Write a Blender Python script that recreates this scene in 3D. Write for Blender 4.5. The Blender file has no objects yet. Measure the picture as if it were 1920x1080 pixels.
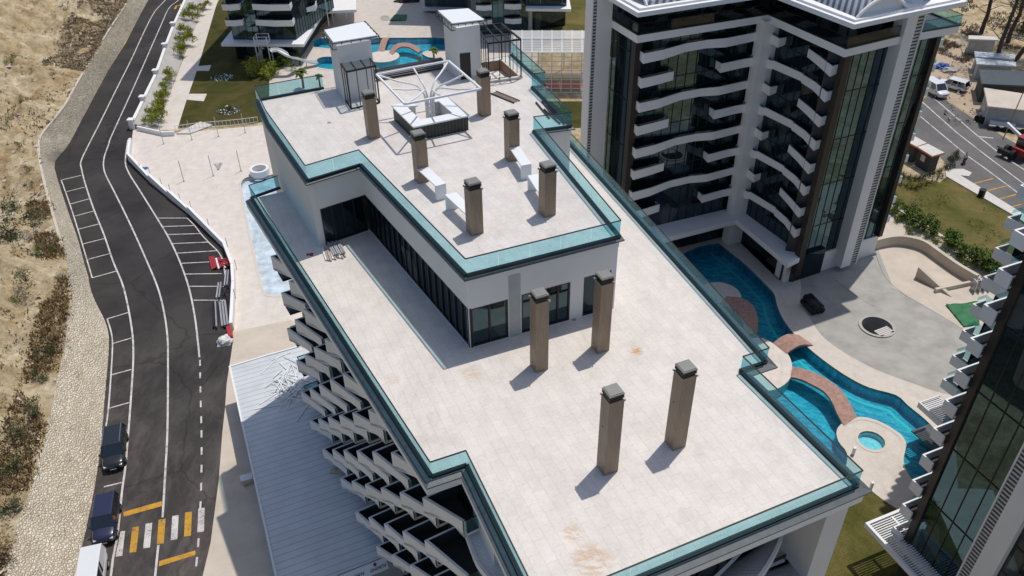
import bpy, bmesh, math, random
from mathutils import Vector, Matrix, noise as mnoise
rad = math.radians
random.seed(7)
SC = bpy.context.scene
COL = SC.collection

# ---------------------------------------------------------------- camera
F_PX, PITCH, ROLL, CAMZ = 1560.0, rad(36.44), rad(-0.93), 56.0
_w = Vector((0, math.cos(PITCH), -math.sin(PITCH)))
_r0 = Vector((1, 0, 0)); _u0 = _r0.cross(_w)
_r = math.cos(ROLL)*_r0 + math.sin(ROLL)*_u0
_u = -math.sin(ROLL)*_r0 + math.cos(ROLL)*_u0
cd = bpy.data.cameras.new('camera'); cam = bpy.data.objects.new('camera', cd); COL.objects.link(cam)
m = Matrix.Identity(4)
for i in range(3):
    m[i][0] = _r[i]; m[i][1] = _u[i]; m[i][2] = -_w[i]
m[2][3] = CAMZ
cam.matrix_world = m
cd.sensor_width = 36.0; cd.lens = F_PX/1920*36; cd.clip_end = 3000; cd.clip_start = 0.5
SC.camera = cam
SC.render.resolution_x, SC.render.resolution_y = 1024, 576

# ---------------------------------------------------------------- light
SUN_AZ, SUN_EL = 39.3, 70.2
wd = bpy.data.worlds.new('World'); SC.world = wd; wd.use_nodes = True
nt = wd.node_tree; bg = nt.nodes['Background']
sky = nt.nodes.new('ShaderNodeTexSky'); sky.sky_type = 'NISHITA'; sky.sun_disc = False
sky.sun_elevation = rad(SUN_EL); sky.sun_rotation = rad(SUN_AZ)
sky.dust_density = 1.5; sky.air_density = 1.0
nt.links.new(sky.outputs[0], bg.inputs[0]); bg.inputs[1].default_value = 0.135
sl = bpy.data.lights.new('sun', 'SUN'); sl.energy = 3.7; sl.angle = rad(0.5); sl.color = (1.0, 0.95, 0.88)
so = bpy.data.objects.new('sun', sl); COL.objects.link(so)
sd = Vector((math.sin(rad(SUN_AZ))*math.cos(rad(SUN_EL)), math.cos(rad(SUN_AZ))*math.cos(rad(SUN_EL)), math.sin(rad(SUN_EL))))
so.rotation_euler = (-sd).to_track_quat('-Z', 'Y').to_euler(); so.location = (0, 0, 120)
SC.view_settings.view_transform = 'Standard'; SC.view_settings.look = 'None'
SC.view_settings.exposure = -0.29; SC.view_settings.gamma = 1.0
SC.cycles.max_bounces = 8; SC.cycles.transparent_max_bounces = 12

# ---------------------------------------------------------------- survey: photo measurement -> world point on a level
def at(x, y, z=0.0):
    d = (x-960)/F_PX*_r + (540-y)/F_PX*_u + _w
    t = (z-CAMZ)/d.z
    return Vector((d.x*t, d.y*t, z))
def ats(pts, z=0.0): return [at(x, y, z) for x, y in pts]
def q4(zx, zy, s, pts):  # measurements taken on an enlarged crop
    return [(zx+x/s, zy+y/s) for x, y in pts]

# ---------------------------------------------------------------- materials
def srgb(r, g, b):
    f = lambda c: (c/255/12.92) if c/255 <= .04045 else ((c/255+.055)/1.055)**2.4
    return (f(r), f(g), f(b), 1)
MATS = {}
class NT:
    def __init__(s, name):
        s.m = bpy.data.materials.new(name); s.m.use_nodes = True; s.t = s.m.node_tree
        s.b = s.t.nodes['Principled BSDF']; s.out = s.t.nodes['Material Output']; MATS[name] = s.m
        s._pos = None
    def n(s, typ, **kw):
        nd = s.t.nodes.new(typ)
        for k, v in kw.items():
            if hasattr(nd, k): setattr(nd, k, v)
            else: nd.inputs[k.replace('_', ' ')].default_value = v
        return nd
    def l(s, a, b): s.t.links.new(a, b)
    def pos(s, rot=0.0, off=(0, 0, 0), scale=(1, 1, 1)):
        g = s.n('ShaderNodeNewGeometry')
        mp = s.n('ShaderNodeMapping'); mp.inputs['Rotation'].default_value = (0, 0, rot)
        mp.inputs['Location'].default_value = off; mp.inputs['Scale'].default_value = scale
        s.l(g.outputs['Position'], mp.inputs['Vector']); return mp.outputs[0]
    def noise(s, vec, scale, detail=4, rough=.55, dist=0.0):
        nd = s.n('ShaderNodeTexNoise'); nd.inputs['Scale'].default_value = scale; nd.inputs['Detail'].default_value = detail
        nd.inputs['Roughness'].default_value = rough; nd.inputs['Distortion'].default_value = dist
        s.l(vec, nd.inputs['Vector']); return nd.outputs['Fac']
    def noise_v(s, vec, scale):
        nd = s.n('ShaderNodeTexNoise'); nd.inputs['Scale'].default_value = scale; s.l(vec, nd.inputs['Vector']); return nd.outputs['Color']
    def ramp(s, fac, stops):
        r = s.n('ShaderNodeValToRGB'); e = r.color_ramp.elements
        while len(e) < len(stops): e.new(.5)
        for el, (p, c) in zip(e, stops): el.position = p; el.color = c if len(c) == 4 else (*c, 1)
        s.l(fac, r.inputs[0]); return r.outputs[0]
    def mix(s, a, b, fac, mode='MIX'):
        mx = s.n('ShaderNodeMix'); mx.data_type = 'RGBA'; mx.blend_type = mode
        for sock, v in ((mx.inputs[0], fac), (mx.inputs[6], a), (mx.inputs[7], b)):
            if hasattr(v, 'is_linked'): s.l(v, sock)
            else: sock.default_value = v if not isinstance(v, tuple) or len(v) == 4 else (*v, 1)
        return mx.outputs[2]
    def mth(s, op, a, b=0.0):
        nd = s.n('ShaderNodeMath'); nd.operation = op
        for sock, v in ((nd.inputs[0], a), (nd.inputs[1], b)):
            if hasattr(v, 'is_linked'): s.l(v, sock)
            else: sock.default_value = v
        return nd.outputs[0]
    def col(s, c):
        if hasattr(c, 'is_linked'): s.l(c, s.b.inputs['Base Color'])
        else: s.b.inputs['Base Color'].default_value = c
    def bump(s, h, strength=.3, dist=.05):
        bp = s.n('ShaderNodeBump'); bp.inputs['Strength'].default_value = strength; bp.inputs['Distance'].default_value = dist
        s.l(h, bp.inputs['Height']); s.l(bp.outputs[0], s.b.inputs['Normal'])
    def thin(s):
        lw = s.n('ShaderNodeLayerWeight'); lw.inputs[0].default_value = .5
        return s.mth('ADD', .03, s.mth('MULTIPLY', .4, s.mth('POWER', lw.outputs['Facing'], 5.0)))
    def set(s, rough=.6, metal=0.0, spec=.5):
        s.b.inputs['Roughness'].default_value = rough; s.b.inputs['Metallic'].default_value = metal
        s.b.inputs['Specular IOR Level'].default_value = spec; return s
def sc(c, k): return (c[0]*k, c[1]*k, c[2]*k, 1)
def plain(name, c, rough=.6, metal=0.0, var=.12, scale=1.5, spec=.4, bump=0.0, bscale=20, stain=0.0):
    t = NT(name).set(rough, metal, spec); p = t.pos()
    f = t.noise(p, scale, 6, .6)
    cc = t.ramp(f, [(.3, sc(c, 1-var)), (.7, sc(c, 1+var))])
    if stain:
        g = t.noise(p, .35, 8, .7); k = t.ramp(g, [(.5, (0, 0, 0, 1)), (.72, (1, 1, 1, 1))])
        cc = t.mix(cc, sc(c, .6), t.mth('MULTIPLY', k, stain))
    t.col(cc)
    if bump: t.bump(t.noise(p, bscale, 4), bump, .03)
    return t.m

def paving(name, c, bw, bh, rot, off=(0, 0, 0), mortar=.012, mcol=.62, offset=.5, var=.06, rough=.55, stain=None):
    t = NT(name).set(rough, 0, .35); v = t.pos(rot, off)
    b = t.n('ShaderNodeTexBrick'); b.offset = offset; b.inputs['Scale'].default_value = 1
    b.inputs['Brick Width'].default_value = bw; b.inputs['Row Height'].default_value = bh
    b.inputs['Mortar Size'].default_value = mortar; b.inputs['Mortar Smooth'].default_value = .3
    b.inputs['Bias'].default_value = 0
    b.inputs['Color1'].default_value = sc(c, 1+var); b.inputs['Color2'].default_value = sc(c, 1-var); b.inputs['Mortar'].default_value = sc(c, mcol)
    t.l(v, b.inputs['Vector'])
    p = t.pos()
    f = t.noise(p, .9, 8, .65); cl = t.ramp(f, [(.3, (.90, .89, .88)), (.7, (1.06, 1.05, 1.05))])
    cc = t.mix(b.outputs['Color'], cl, 1.0, 'MULTIPLY')
    f2 = t.noise(p, 6, 6, .7); c2 = t.ramp(f2, [(.35, (.93, .93, .93)), (.65, (1.04, 1.04, 1.03))])
    cc = t.mix(cc, c2, 1.0, 'MULTIPLY')
    f3 = t.noise(t.pos(rad(24), scale=(1, .35, 1)), .55, 8, .75, .8); cc = t.mix(cc, t.ramp(f3, [(.30, (.885, .875, .865)), (.46, (1, 1, 1)), (.75, (1.03, 1.03, 1.03))]), 1, 'MULTIPLY')
    f4 = t.noise(p, 22, 2, .6); cc = t.mix(cc, t.ramp(f4, [(.22, (.72, .70, .68)), (.29, (1, 1, 1))]), 1, 'MULTIPLY')
    if stain:
        for (x, y, r, k) in stain:
            vm = t.n('ShaderNodeVectorMath'); vm.operation = 'DISTANCE'; g = t.n('ShaderNodeNewGeometry')
            t.l(g.outputs['Position'], vm.inputs[0]); vm.inputs[1].default_value = (x, y, 26.0)
            d = t.mth('DIVIDE', vm.outputs['Value'], r)
            nn = t.noise(t.pos(rad(32), scale=(1, 3.0, 1)), 1.3/r, 9, .72, .5)
            kk = t.mth('MULTIPLY', t.ramp(nn, [(.43, (0, 0, 0)), (.55, (1, 1, 1))]), t.ramp(d, [(.5, (1, 1, 1)), (1.0, (0, 0, 0))]))
            cc = t.mix(cc, (.50, .26, .08, 1), t.mth('MULTIPLY', kk, k))
    t.col(cc); t.bump(b.outputs['Fac'], -.15, .01)
    return t.m

def make_mats():
    st = [(at(1110, 1052, 26).x, at(1110, 1052, 26).y, 1.05, .55), (at(1074, 1000, 26).x, at(1074, 1000, 26).y, .6, .5),
          (at(1193, 658, 26).x, at(1193, 658, 26).y, .45, .9), (at(884, 700, 26).x, at(884, 700, 26).y, .8, .3), (at(735, 712, 26).x, at(735, 712, 26).y, .5, .25)]
    R = rad(-(90-66.7))
    paving('roof_tile', (.665, .618, .572), 1.22, .56, rad(-113.4), stain=st, mcol=.76, mortar=.009, var=.03)
    paving('upper_tile', (.64, .605, .575), 1.22, .56, rad(-119), mcol=.8, mortar=.01, var=.03)
    paving('deck_tile', (.60, .545, .49), .6, .6, rad(-115), mcol=.88, offset=0, mortar=.01, var=.03)
    paving('pale_deck', (.66, .60, .545), .9, .9, rad(-72), mcol=.9, offset=0, mortar=.012, var=.025)
    plain('plaster', (.68, .67, .66, 1), .7, var=.03, scale=.6, bump=.05, bscale=30)
    plain('plaster_white', (.77, .77, .77, 1), .65, var=.03, scale=.6)
    plain('plaster_grey', (.40, .41, .40, 1), .75, var=.1, scale=1.2)
    plain('white_paint_metal', (.75, .76, .77, 1), .35, var=.02)
    plain('panel_white', (.74, .76, .77, 1), .4, var=.02, scale=.5)
    plain('black_metal', (.012, .012, .013, 1), .35, var=.1)
    plain('black_frame', (.02, .017, .016, 1), .4, var=.1)
    plain('brown_metal', (.028, .022, .02, 1), .45, var=.1)
    plain('slate', (.06, .075, .085, 1), .5, var=.25, scale=3)
    plain('concrete', (.42, .405, .375, 1), .85, var=.12, scale=.45, stain=.6, bump=.1, bscale=8)
    plain('concrete_grey', (.37, .355, .325, 1), .85, var=.16, scale=.45, stain=.55, bump=.1, bscale=8)
    plain('concrete_warm', (.55, .48, .40, 1), .85, var=.08, scale=.4, stain=.4)
    plain('kerb', (.58, .55, .51, 1), .8, var=.08)
    for nm, c in (('road_white', (.62, .60, .58, 1)), ('road_yellow', (.58, .31, .03, 1))):
        t = NT(nm).set(.75, 0, .3); p = t.pos(); wr = t.ramp(t.mth('ADD', t.mth('MULTIPLY', t.noise(p, 9, 8, .75), .6), t.mth('MULTIPLY', t.noise(p, 1.1, 5, .6), .4)), [(.50, (0, 0, 0)), (.60, (1, 1, 1))])
        cc = t.mix(c, (.10, .09, .085, 1), t.mth('MULTIPLY', wr, .85)); t.col(t.mix(cc, t.ramp(t.noise(p, .6, 6), [(.3, (.82, .8, .78)), (.7, (1.06, 1.06, 1.06))]), 1, 'MULTIPLY'))
    plain('rubber', (.012, .012, .012, 1), .8)
    plain('steel', (.42, .42, .43, 1), .4, .5, var=.1)
    plain('galvanised', (.45, .47, .5, 1), .45, .4, var=.15, scale=4)
    plain('red_paint', (.33, .025, .03, 1), .45, var=.15)
    plain('orange_trim', (.55, .16, .04, 1), .6)
    plain('dark_wall', (.05, .05, .055, 1), .7, var=.1)
    plain('bridge_rock', (.36, .22, .18, 1), .85, var=.28, scale=2.5, bump=.5, bscale=5)
    plain('coping', (.60, .53, .45, 1), .7, var=.05)
    plain('tarp_green', (.015, .14, .045, 1), .6, var=.3, scale=.8, bump=.4, bscale=3)
    plain('tarp_blue', (.03, .10, .33, 1), .5, var=.2)
    plain('tarp_black', (.012, .012, .014, 1), .5, var=.3, bump=.5, bscale=6)
    plain('foil_white', (.6, .6, .61, 1), .4, var=.15, scale=5, bump=.8, bscale=9)
    plain('brown_wall', (.33, .22, .15, 1), .8, var=.08)
    plain('bark', (.07, .055, .045, 1), .9, var=.3, scale=6, bump=.6, bscale=12)
    plain('timber', (.40, .33, .25, 1), .7, var=.25, scale=5)
    plain('court_red', (.28, .07, .05, 1), .8, var=.1); plain('court_green', (.05, .2, .11, 1), .8)
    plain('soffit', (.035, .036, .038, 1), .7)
    plain('chrome', (.7, .7, .7, 1), .15, 1.0, var=.02)
    plain('rim', (.35, .35, .36, 1), .3, .8)
    plain('skin', (.45, .27, .19, 1), .5); plain('cloth_white', (.55, .55, .57, 1), .8); plain('cloth_dark', (.02, .022, .03, 1), .8)
    for nm, c, r in (('car_black', (.012, .012, .013, 1), .12), ('car_navy', (.014, .015, .048, 1), .15), ('car_white', (.70, .71, .73, 1), .2)):
        t = NT(nm).set(.35, 0, .5); t.col(c); t.b.inputs['Coat Weight'].default_value = 1; t.b.inputs['Coat Roughness'].default_value = r*.4
        t.b.inputs['Roughness'].default_value = r*2
    t = NT('car_glass').set(.04, 0, 1.0); t.col((.006, .008, .01, 1)); t.b.inputs['IOR'].default_value = 1.65
    t = NT('lamp_glass').set(.1, 0, .8); t.col((.5, .52, .54, 1))
    t = NT('lamp_red').set(.2, 0, .6); t.col((.25, .01, .01, 1))
    # chimney cladding: composite timber, fine vertical grain
    t = NT('chimney_clad').set(.5, 0, .4); g = t.n('ShaderNodeTexCoord'); mp = t.n('ShaderNodeMapping'); mp.inputs['Scale'].default_value = (14, 14, .5)
    t.l(g.outputs['Object'], mp.inputs[0]); f = t.noise(mp.outputs[0], 2.2, 6, .6)
    cl_ = t.ramp(f, [(.3, (.235, .168, .115)), (.7, (.335, .245, .17))]); w2_ = t.n('ShaderNodeTexWave'); w2_.bands_direction = 'Z'; w2_.wave_profile = 'SAW'; w2_.inputs['Scale'].default_value = 2*math.pi/1.45/20; t.l(g.outputs['Object'], w2_.inputs[0])
    cl_ = t.mix(cl_, t.ramp(w2_.outputs['Fac'], [(.0, (.72, .7, .68)), (.018, (1, 1, 1)), (1, (1, 1, 1))]), 1, 'MULTIPLY')
    t.col(t.mix(cl_, t.ramp(t.noise(t.pos(scale=(1.5, 1.5, .5)), 1.3, 6, .65), [(.3, (.84, .83, .82)), (.68, (1.1, 1.09, 1.08))]), 1, 'MULTIPLY'))
    plain('cap_metal', (.22, .215, .20, 1), .5, .2, var=.06)
    # glass railing
    t = NT('rail_glass'); tr = t.n('ShaderNodeBsdfTransparent'); tr.inputs[0].default_value = (.70, .905, .945, 1)
    gl = t.n('ShaderNodeBsdfGlossy'); gl.inputs['Roughness'].default_value = .03; gl.inputs[0].default_value = (.8, .95, .97, 1)
    df = t.n('ShaderNodeBsdfDiffuse'); df.inputs[0].default_value = (.25, .5, .53, 1)
    m1 = t.n('ShaderNodeMixShader'); t.l(t.thin(), m1.inputs[0]); t.l(tr.outputs[0], m1.inputs[1]); t.l(gl.outputs[0], m1.inputs[2])
    m2 = t.n('ShaderNodeMixShader'); m2.inputs[0].default_value = .06; t.l(m1.outputs[0], m2.inputs[1]); t.l(df.outputs[0], m2.inputs[2])
    t.l(m2.outputs[0], t.out.inputs[0])
    # smoked balcony glass
    t = NT('smoke_glass'); tr = t.n('ShaderNodeBsdfTransparent'); tr.inputs[0].default_value = (.60, .68, .71, 1)
    gl = t.n('ShaderNodeBsdfGlossy'); gl.inputs['Roughness'].default_value = .03
    m1 = t.n('ShaderNodeMixShader'); t.l(t.thin(), m1.inputs[0]); t.l(tr.outputs[0], m1.inputs[1]); t.l(gl.outputs[0], m1.inputs[2]); t.l(m1.outputs[0], t.out.inputs[0])
    # coated window glass: dark with a tinted mirror coat, panes differ a little (curtains, rooms behind)
    for nm, k, tint in (('window_glass', .03, (.62, .86, 1.0)), ('mirror_glass', .15, (.40, .70, .84)), ('tower_glass', .085, (.52, .82, .93)), ('teal_glass', .09, (.55, .85, .92))):
        t = NT(nm); p = t.pos(0)
        vv = t.n('ShaderNodeTexVoronoi'); vv.inputs['Scale'].default_value = .55; t.l(t.pos(0, scale=(1, 1, .6)), vv.inputs['Vector'])
        base = t.ramp(vv.outputs['Color'], [(.1, (.004, .006, .008)), (.72, (.013, .018, .022)), (.95, (.10, .10, .097))])
        d = t.n('ShaderNodeBsdfDiffuse'); t.l(base, d.inputs[0])
        gl = t.n('ShaderNodeBsdfGlossy'); gl.inputs['Roughness'].default_value = .015; gl.inputs[0].default_value = (*tint, 1) if max(tint) <= 1 else (*[min(1, x) for x in tint], 1)
        bp = t.n('ShaderNodeBump'); bp.inputs['Strength'].default_value = .025; bp.inputs['Distance'].default_value = .3
        t.l(t.noise(p, .25, 2), bp.inputs['Height']); t.l(bp.outputs[0], gl.inputs['Normal'])
        lw = t.n('ShaderNodeFresnel'); lw.inputs[0].default_value = 1.55
        f = t.mth('ADD', t.mth('MULTIPLY', lw.outputs[0], .45), k)
        mx = t.n('ShaderNodeMixShader'); t.l(f, mx.inputs[0]); t.l(d.outputs[0], mx.inputs[1]); t.l(gl.outputs[0], mx.inputs[2]); t.l(mx.outputs[0], t.out.inputs[0])
    # translucent court roof sheeting
    t = NT('sheeting'); tr = t.n('ShaderNodeBsdfTransparent'); tr.inputs[0].default_value = (.8, .8, .78, 1)
    d = t.n('ShaderNodeBsdfDiffuse'); d.inputs[0].default_value = (.62, .62, .61, 1)
    mx = t.n('ShaderNodeMixShader'); mx.inputs[0].default_value = .62; t.l(tr.outputs[0], mx.inputs[1]); t.l(d.outputs[0], mx.inputs[2]); t.l(mx.outputs[0], t.out.inputs[0])
    t = NT('clear_sheeting'); tr = t.n('ShaderNodeBsdfTransparent'); tr.inputs[0].default_value = (.86, .86, .82, 1)
    d = t.n('ShaderNodeBsdfDiffuse'); d.inputs[0].default_value = (.5, .5, .46, 1)
    mx = t.n('ShaderNodeMixShader'); mx.inputs[0].default_value = .16; t.l(tr.outputs[0], mx.inputs[1]); t.l(d.outputs[0], mx.inputs[2]); t.l(mx.outputs[0], t.out.inputs[0])
    # asphalt
    t = NT('asphalt').set(.85, 0, .3); p = t.pos()
    f = t.noise(p, .12, 8, .65); g = t.noise(p, 30, 4, .7); h = t.noise(t.pos(rad(16), scale=(1, .45, 1)), .55, 9, .72, .35)
    c1 = t.ramp(f, [(.38, (.024, .021, .022)), (.62, (.046, .042, .041))])
    yy = t.n('ShaderNodeSeparateXYZ'); gm = t.n('ShaderNodeNewGeometry'); t.l(gm.outputs['Position'], yy.inputs[0])
    near = t.ramp(t.mth('DIVIDE', yy.outputs[1], 100.0), [(.40, (1, 1, 1)), (.72, (0, 0, 0))])
    dust = t.ramp(h, [(.44, (0, 0, 0)), (.66, (1, 1, 1))])
    c1 = t.mix(c1, (.17, .155, .14, 1), t.mth('MULTIPLY', t.mth('MULTIPLY', dust, near), .85))
    c1 = t.mix(c1, (.082, .071, .065, 1), t.mth('MULTIPLY', near, .45))
    pv = t.n('ShaderNodeTexVoronoi'); pv.inputs['Scale'].default_value = .16; t.l(t.pos(rad(16), scale=(1, .5, 1)), pv.inputs['Vector'])
    c1 = t.mix(c1, t.ramp(pv.outputs['Color'], [(.1, (.86, .86, .87)), (.9, (1.12, 1.10, 1.08))]), 1, 'MULTIPLY')
    ck_ = t.n('ShaderNodeTexVoronoi'); ck_.feature = 'DISTANCE_TO_EDGE'; ck_.inputs['Scale'].default_value = .11; t.l(t.mix(p, t.noise_v(p, .8), .5), ck_.inputs['Vector'])
    c1 = t.mix(c1, t.ramp(ck_.outputs['Distance'], [(.0, (.62, .6, .6)), (.008, (1, 1, 1))]), 1, 'MULTIPLY')
    t.col(t.mix(c1, t.ramp(g, [(.3, (.8, .8, .8)), (.7, (1.2, 1.2, 1.2))]), 1, 'MULTIPLY')); t.bump(g, .2, .01)
    plain('asphalt_grey', (.13, .125, .12, 1), .85, var=.2, scale=.2, stain=.5)
    # dry earth
    t = NT('soil').set(.95, 0, .2); p = t.pos()
    f = t.noise(p, .16, 8, .65, .6); g = t.noise(p, 1.3, 8, .7)
    c1 = t.ramp(f, [(.32, (.44, .32, .18)), (.5, (.58, .48, .32)), (.68, (.68, .60, .46))])
    vm = t.n('ShaderNodeVectorMath'); vm.operation = 'DISTANCE'; gg = t.n('ShaderNodeNewGeometry'); t.l(gg.outputs['Position'], vm.inputs[0]); vm.inputs[1].default_value = (5, 90, 0)
    far = t.ramp(t.mth('DIVIDE', vm.outputs['Value'], 200.0), [(.72, (0, 0, 0)), (.86, (1, 1, 1))])
    c1 = t.mix(c1, (.045, .055, .025, 1), far)
    bl = t.ramp(t.noise(t.pos(off=(40, 7, 0)), .35, 8, .7, .8), [(.36, (.72, .66, .58)), (.6, (1.08, 1.08, 1.06))])
    c1 = t.mix(c1, bl, 1, 'MULTIPLY')
    t.col(t.mix(c1, t.ramp(g, [(.3, (.62, .60, .57)), (.66, (1.12, 1.12, 1.1))]), 1, 'MULTIPLY')); t.bump(t.mth('ADD', g, t.mth('MULTIPLY', t.noise(p, 6, 6, .75), .4)), 1.0, .35)
    plain('sand', (.42, .33, .235, 1), .95, var=.14, scale=.4, stain=.35, bump=.3, bscale=3)
    # rubble retaining slope, random stones
    t = NT('rubble').set(.9, 0, .2); p = t.pos()
    v = t.n('ShaderNodeTexVoronoi'); v.feature = 'DISTANCE_TO_EDGE'; v.inputs['Scale'].default_value = 4.6; ds_ = t.mix(p, t.noise_v(p, 3.0), .09); t.l(ds_, v.inputs['Vector'])
    v2 = t.n('ShaderNodeTexVoronoi'); v2.inputs['Scale'].default_value = 4.6; t.l(ds_, v2.inputs['Vector'])
    gap = t.ramp(v.outputs['Distance'], [(.0, (.42, .36, .29)), (.10, (1, 1, 1))])
    stn = t.ramp(v2.outputs['Color'], [(.1, (.66, .59, .47)), (.9, (.86, .79, .66))])
    bl = t.ramp(t.noise(p, .35, 8, .7, 1.0), [(.3, (.80, .78, .74)), (.7, (1.06, 1.06, 1.05))])
    t.col(t.mix(t.mix(stn, gap, 1, 'MULTIPLY'), bl, 1, 'MULTIPLY')); t.bump(t.ramp(v.outputs['Distance'], [(0, (0, 0, 0)), (.3, (1, 1, 1))]), 0.6, .15)
    # lawns
    for nm, a, b in (('lawn', (.035, .045, .010), (.095, .075, .028)), ('lawn_dry', (.065, .072, .016), (.17, .135, .055))):
        t = NT(nm).set(.95, 0, .1); p = t.pos(); f = t.noise(p, .16, 8, .7, .8); g = t.noise(p, 9, 6, .75)
        t.col(t.mix(t.ramp(f, [(.36, a), (.64, b)]), t.ramp(g, [(.3, (.6, .6, .6)), (.7, (1.4, 1.4, 1.3))]), 1, 'MULTIPLY')); t.bump(g, .8, .06)
    # pool: mosaic basin and tinted water with a rippled surface
    t = NT('pool_tile').set(.3, 0, .4); p = t.pos(.4)
    b = t.n('ShaderNodeTexBrick'); b.inputs['Scale'].default_value = 1; b.inputs['Brick Width'].default_value = .8; b.inputs['Row Height'].default_value = .28; b.inputs['Mortar Size'].default_value = .02
    b.inputs['Color1'].default_value = (.15, .51, .63, 1); b.inputs['Color2'].default_value = (.03, .26, .41, 1); b.inputs['Mortar'].default_value = (.07, .37, .49, 1)
    t.l(p, b.inputs['Vector']); t.col(t.mix(b.outputs[0], t.ramp(t.noise(t.pos(.4, scale=(1, 2.6, 1)), 2.2, 5, .7, 1.5), [(.35, (.55, .7, .75)), (.65, (1.3, 1.3, 1.25))]), 1, 'MULTIPLY'))
    plain('spa_tile', (.60, .68, .73, 1), .3, var=.22, scale=3)
    plain('pool_band', (.10, .60, .60, 1), .3, var=.05)
    plain('empty_pool', (.50, .58, .64, 1), .5, var=.28, scale=.8, stain=.3)
    t = NT('water'); tr = t.n('ShaderNodeBsdfTransparent'); tr.inputs[0].default_value = (.50, .90, .93, 1)
    gl = t.n('ShaderNodeBsdfGlossy'); gl.inputs['Roughness'].default_value = .03
    bp = t.n('ShaderNodeBump'); bp.inputs['Strength'].default_value = .35; bp.inputs['Distance'].default_value = .08
    t.l(t.noise(t.pos(.3, scale=(1, 2.2, 1)), 1.8, 4, .6), bp.inputs['Height']); t.l(bp.outputs[0], gl.inputs['Normal'])
    fr = t.n('ShaderNodeFresnel'); fr.inputs[0].default_value = 1.33; t.l(bp.outputs[0], fr.inputs['Normal'])
    mx = t.n('ShaderNodeMixShader'); t.l(fr.outputs[0], mx.inputs[0]); t.l(tr.outputs[0], mx.inputs[1]); t.l(gl.outputs[0], mx.inputs[2]); t.l(mx.outputs[0], t.out.inputs[0])
    # ribbed sheet roof of the annex / vault
    for nm, c, pitch, rot in (('ribbed_white', (.58, .61, .63, 1), .62, rad(-23.3)), ('vault_ribs', (.20, .23, .27, 1), .55, rad(24))):
        t = NT(nm).set(.4, .1, .5); w = t.n('ShaderNodeTexWave'); w.wave_profile = 'SAW' if nm == 'ribbed_white' else 'SIN'; w.bands_direction = 'Y' if nm == 'ribbed_white' else 'X'
        w.inputs['Scale'].default_value = (2*math.pi/pitch)/20; t.l(t.pos(rot), w.inputs['Vector'])
        seam = t.ramp(w.outputs['Fac'], [(.0, sc(c, .3)), (.11, c), (1, c)]) if nm == 'ribbed_white' else t.ramp(w.outputs['Fac'], [(.2, sc(c, .35)), (.8, sc(c, 1.5))])
        t.col(t.mix(seam, t.ramp(t.noise(t.pos(), .5, 6), [(.3, (.9, .9, .9)), (.7, (1.06, 1.06, 1.06))]), 1, 'MULTIPLY')); t.bump(w.outputs['Fac'], .3, .05)
    # slatted dark cladding of the bar
    t = NT('slat_clad').set(.5); w = t.n('ShaderNodeTexWave'); w.inputs['Scale'].default_value = 2*math.pi/.16/20; t.l(t.pos(rad(24)), w.inputs['Vector'])
    t.col(t.ramp(w.outputs['Fac'], [(.35, (.008, .010, .009)), (.7, (.030, .038, .034))])); t.bump(w.outputs['Fac'], .8, .04)
    # louvre strip
    t = NT('louvre').set(.5); w = t.n('ShaderNodeTexWave'); w.bands_direction = 'Z'; w.inputs['Scale'].default_value = 2*math.pi/.34/20; t.l(t.pos(), w.inputs['Vector'])
    t.col(t.ramp(w.outputs['Fac'], [(.40, (.05, .05, .05)), (.58, (.55, .56, .56))])); t.bump(w.outputs['Fac'], .9, .08)
    # foliage
    for nm, a, b in (('leaf_green', (.045, .085, .014), (.13, .19, .03)), ('leaf_yellow', (.15, .19, .015), (.36, .37, .05)), ('leaf_dark', (.024, .040, .012), (.065, .085, .028)),
                     ('leaf_dry', (.19, .145, .10), (.36, .28, .19)), ('leaf_olive', (.075, .085, .032), (.17, .16, .07)), ('leaf_pine', (.025, .045, .010), (.10, .115, .022)), ('leaf_rust', (.20, .135, .065), (.38, .27, .135))):
        t = NT(nm).set(.7, 0, .25); oi = t.n('ShaderNodeNewGeometry')
        t.col(t.mix(t.ramp(oi.outputs['Random Per Island'], [(0, a), (1, b)]), t.ramp(t.noise(t.pos(), 1.2, 3), [(.3, (.75, .75, .75)), (.7, (1.2, 1.2, 1.2))]), 1, 'MULTIPLY'))
        t.b.inputs['Subsurface Weight'].default_value = 0
make_mats()

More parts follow.
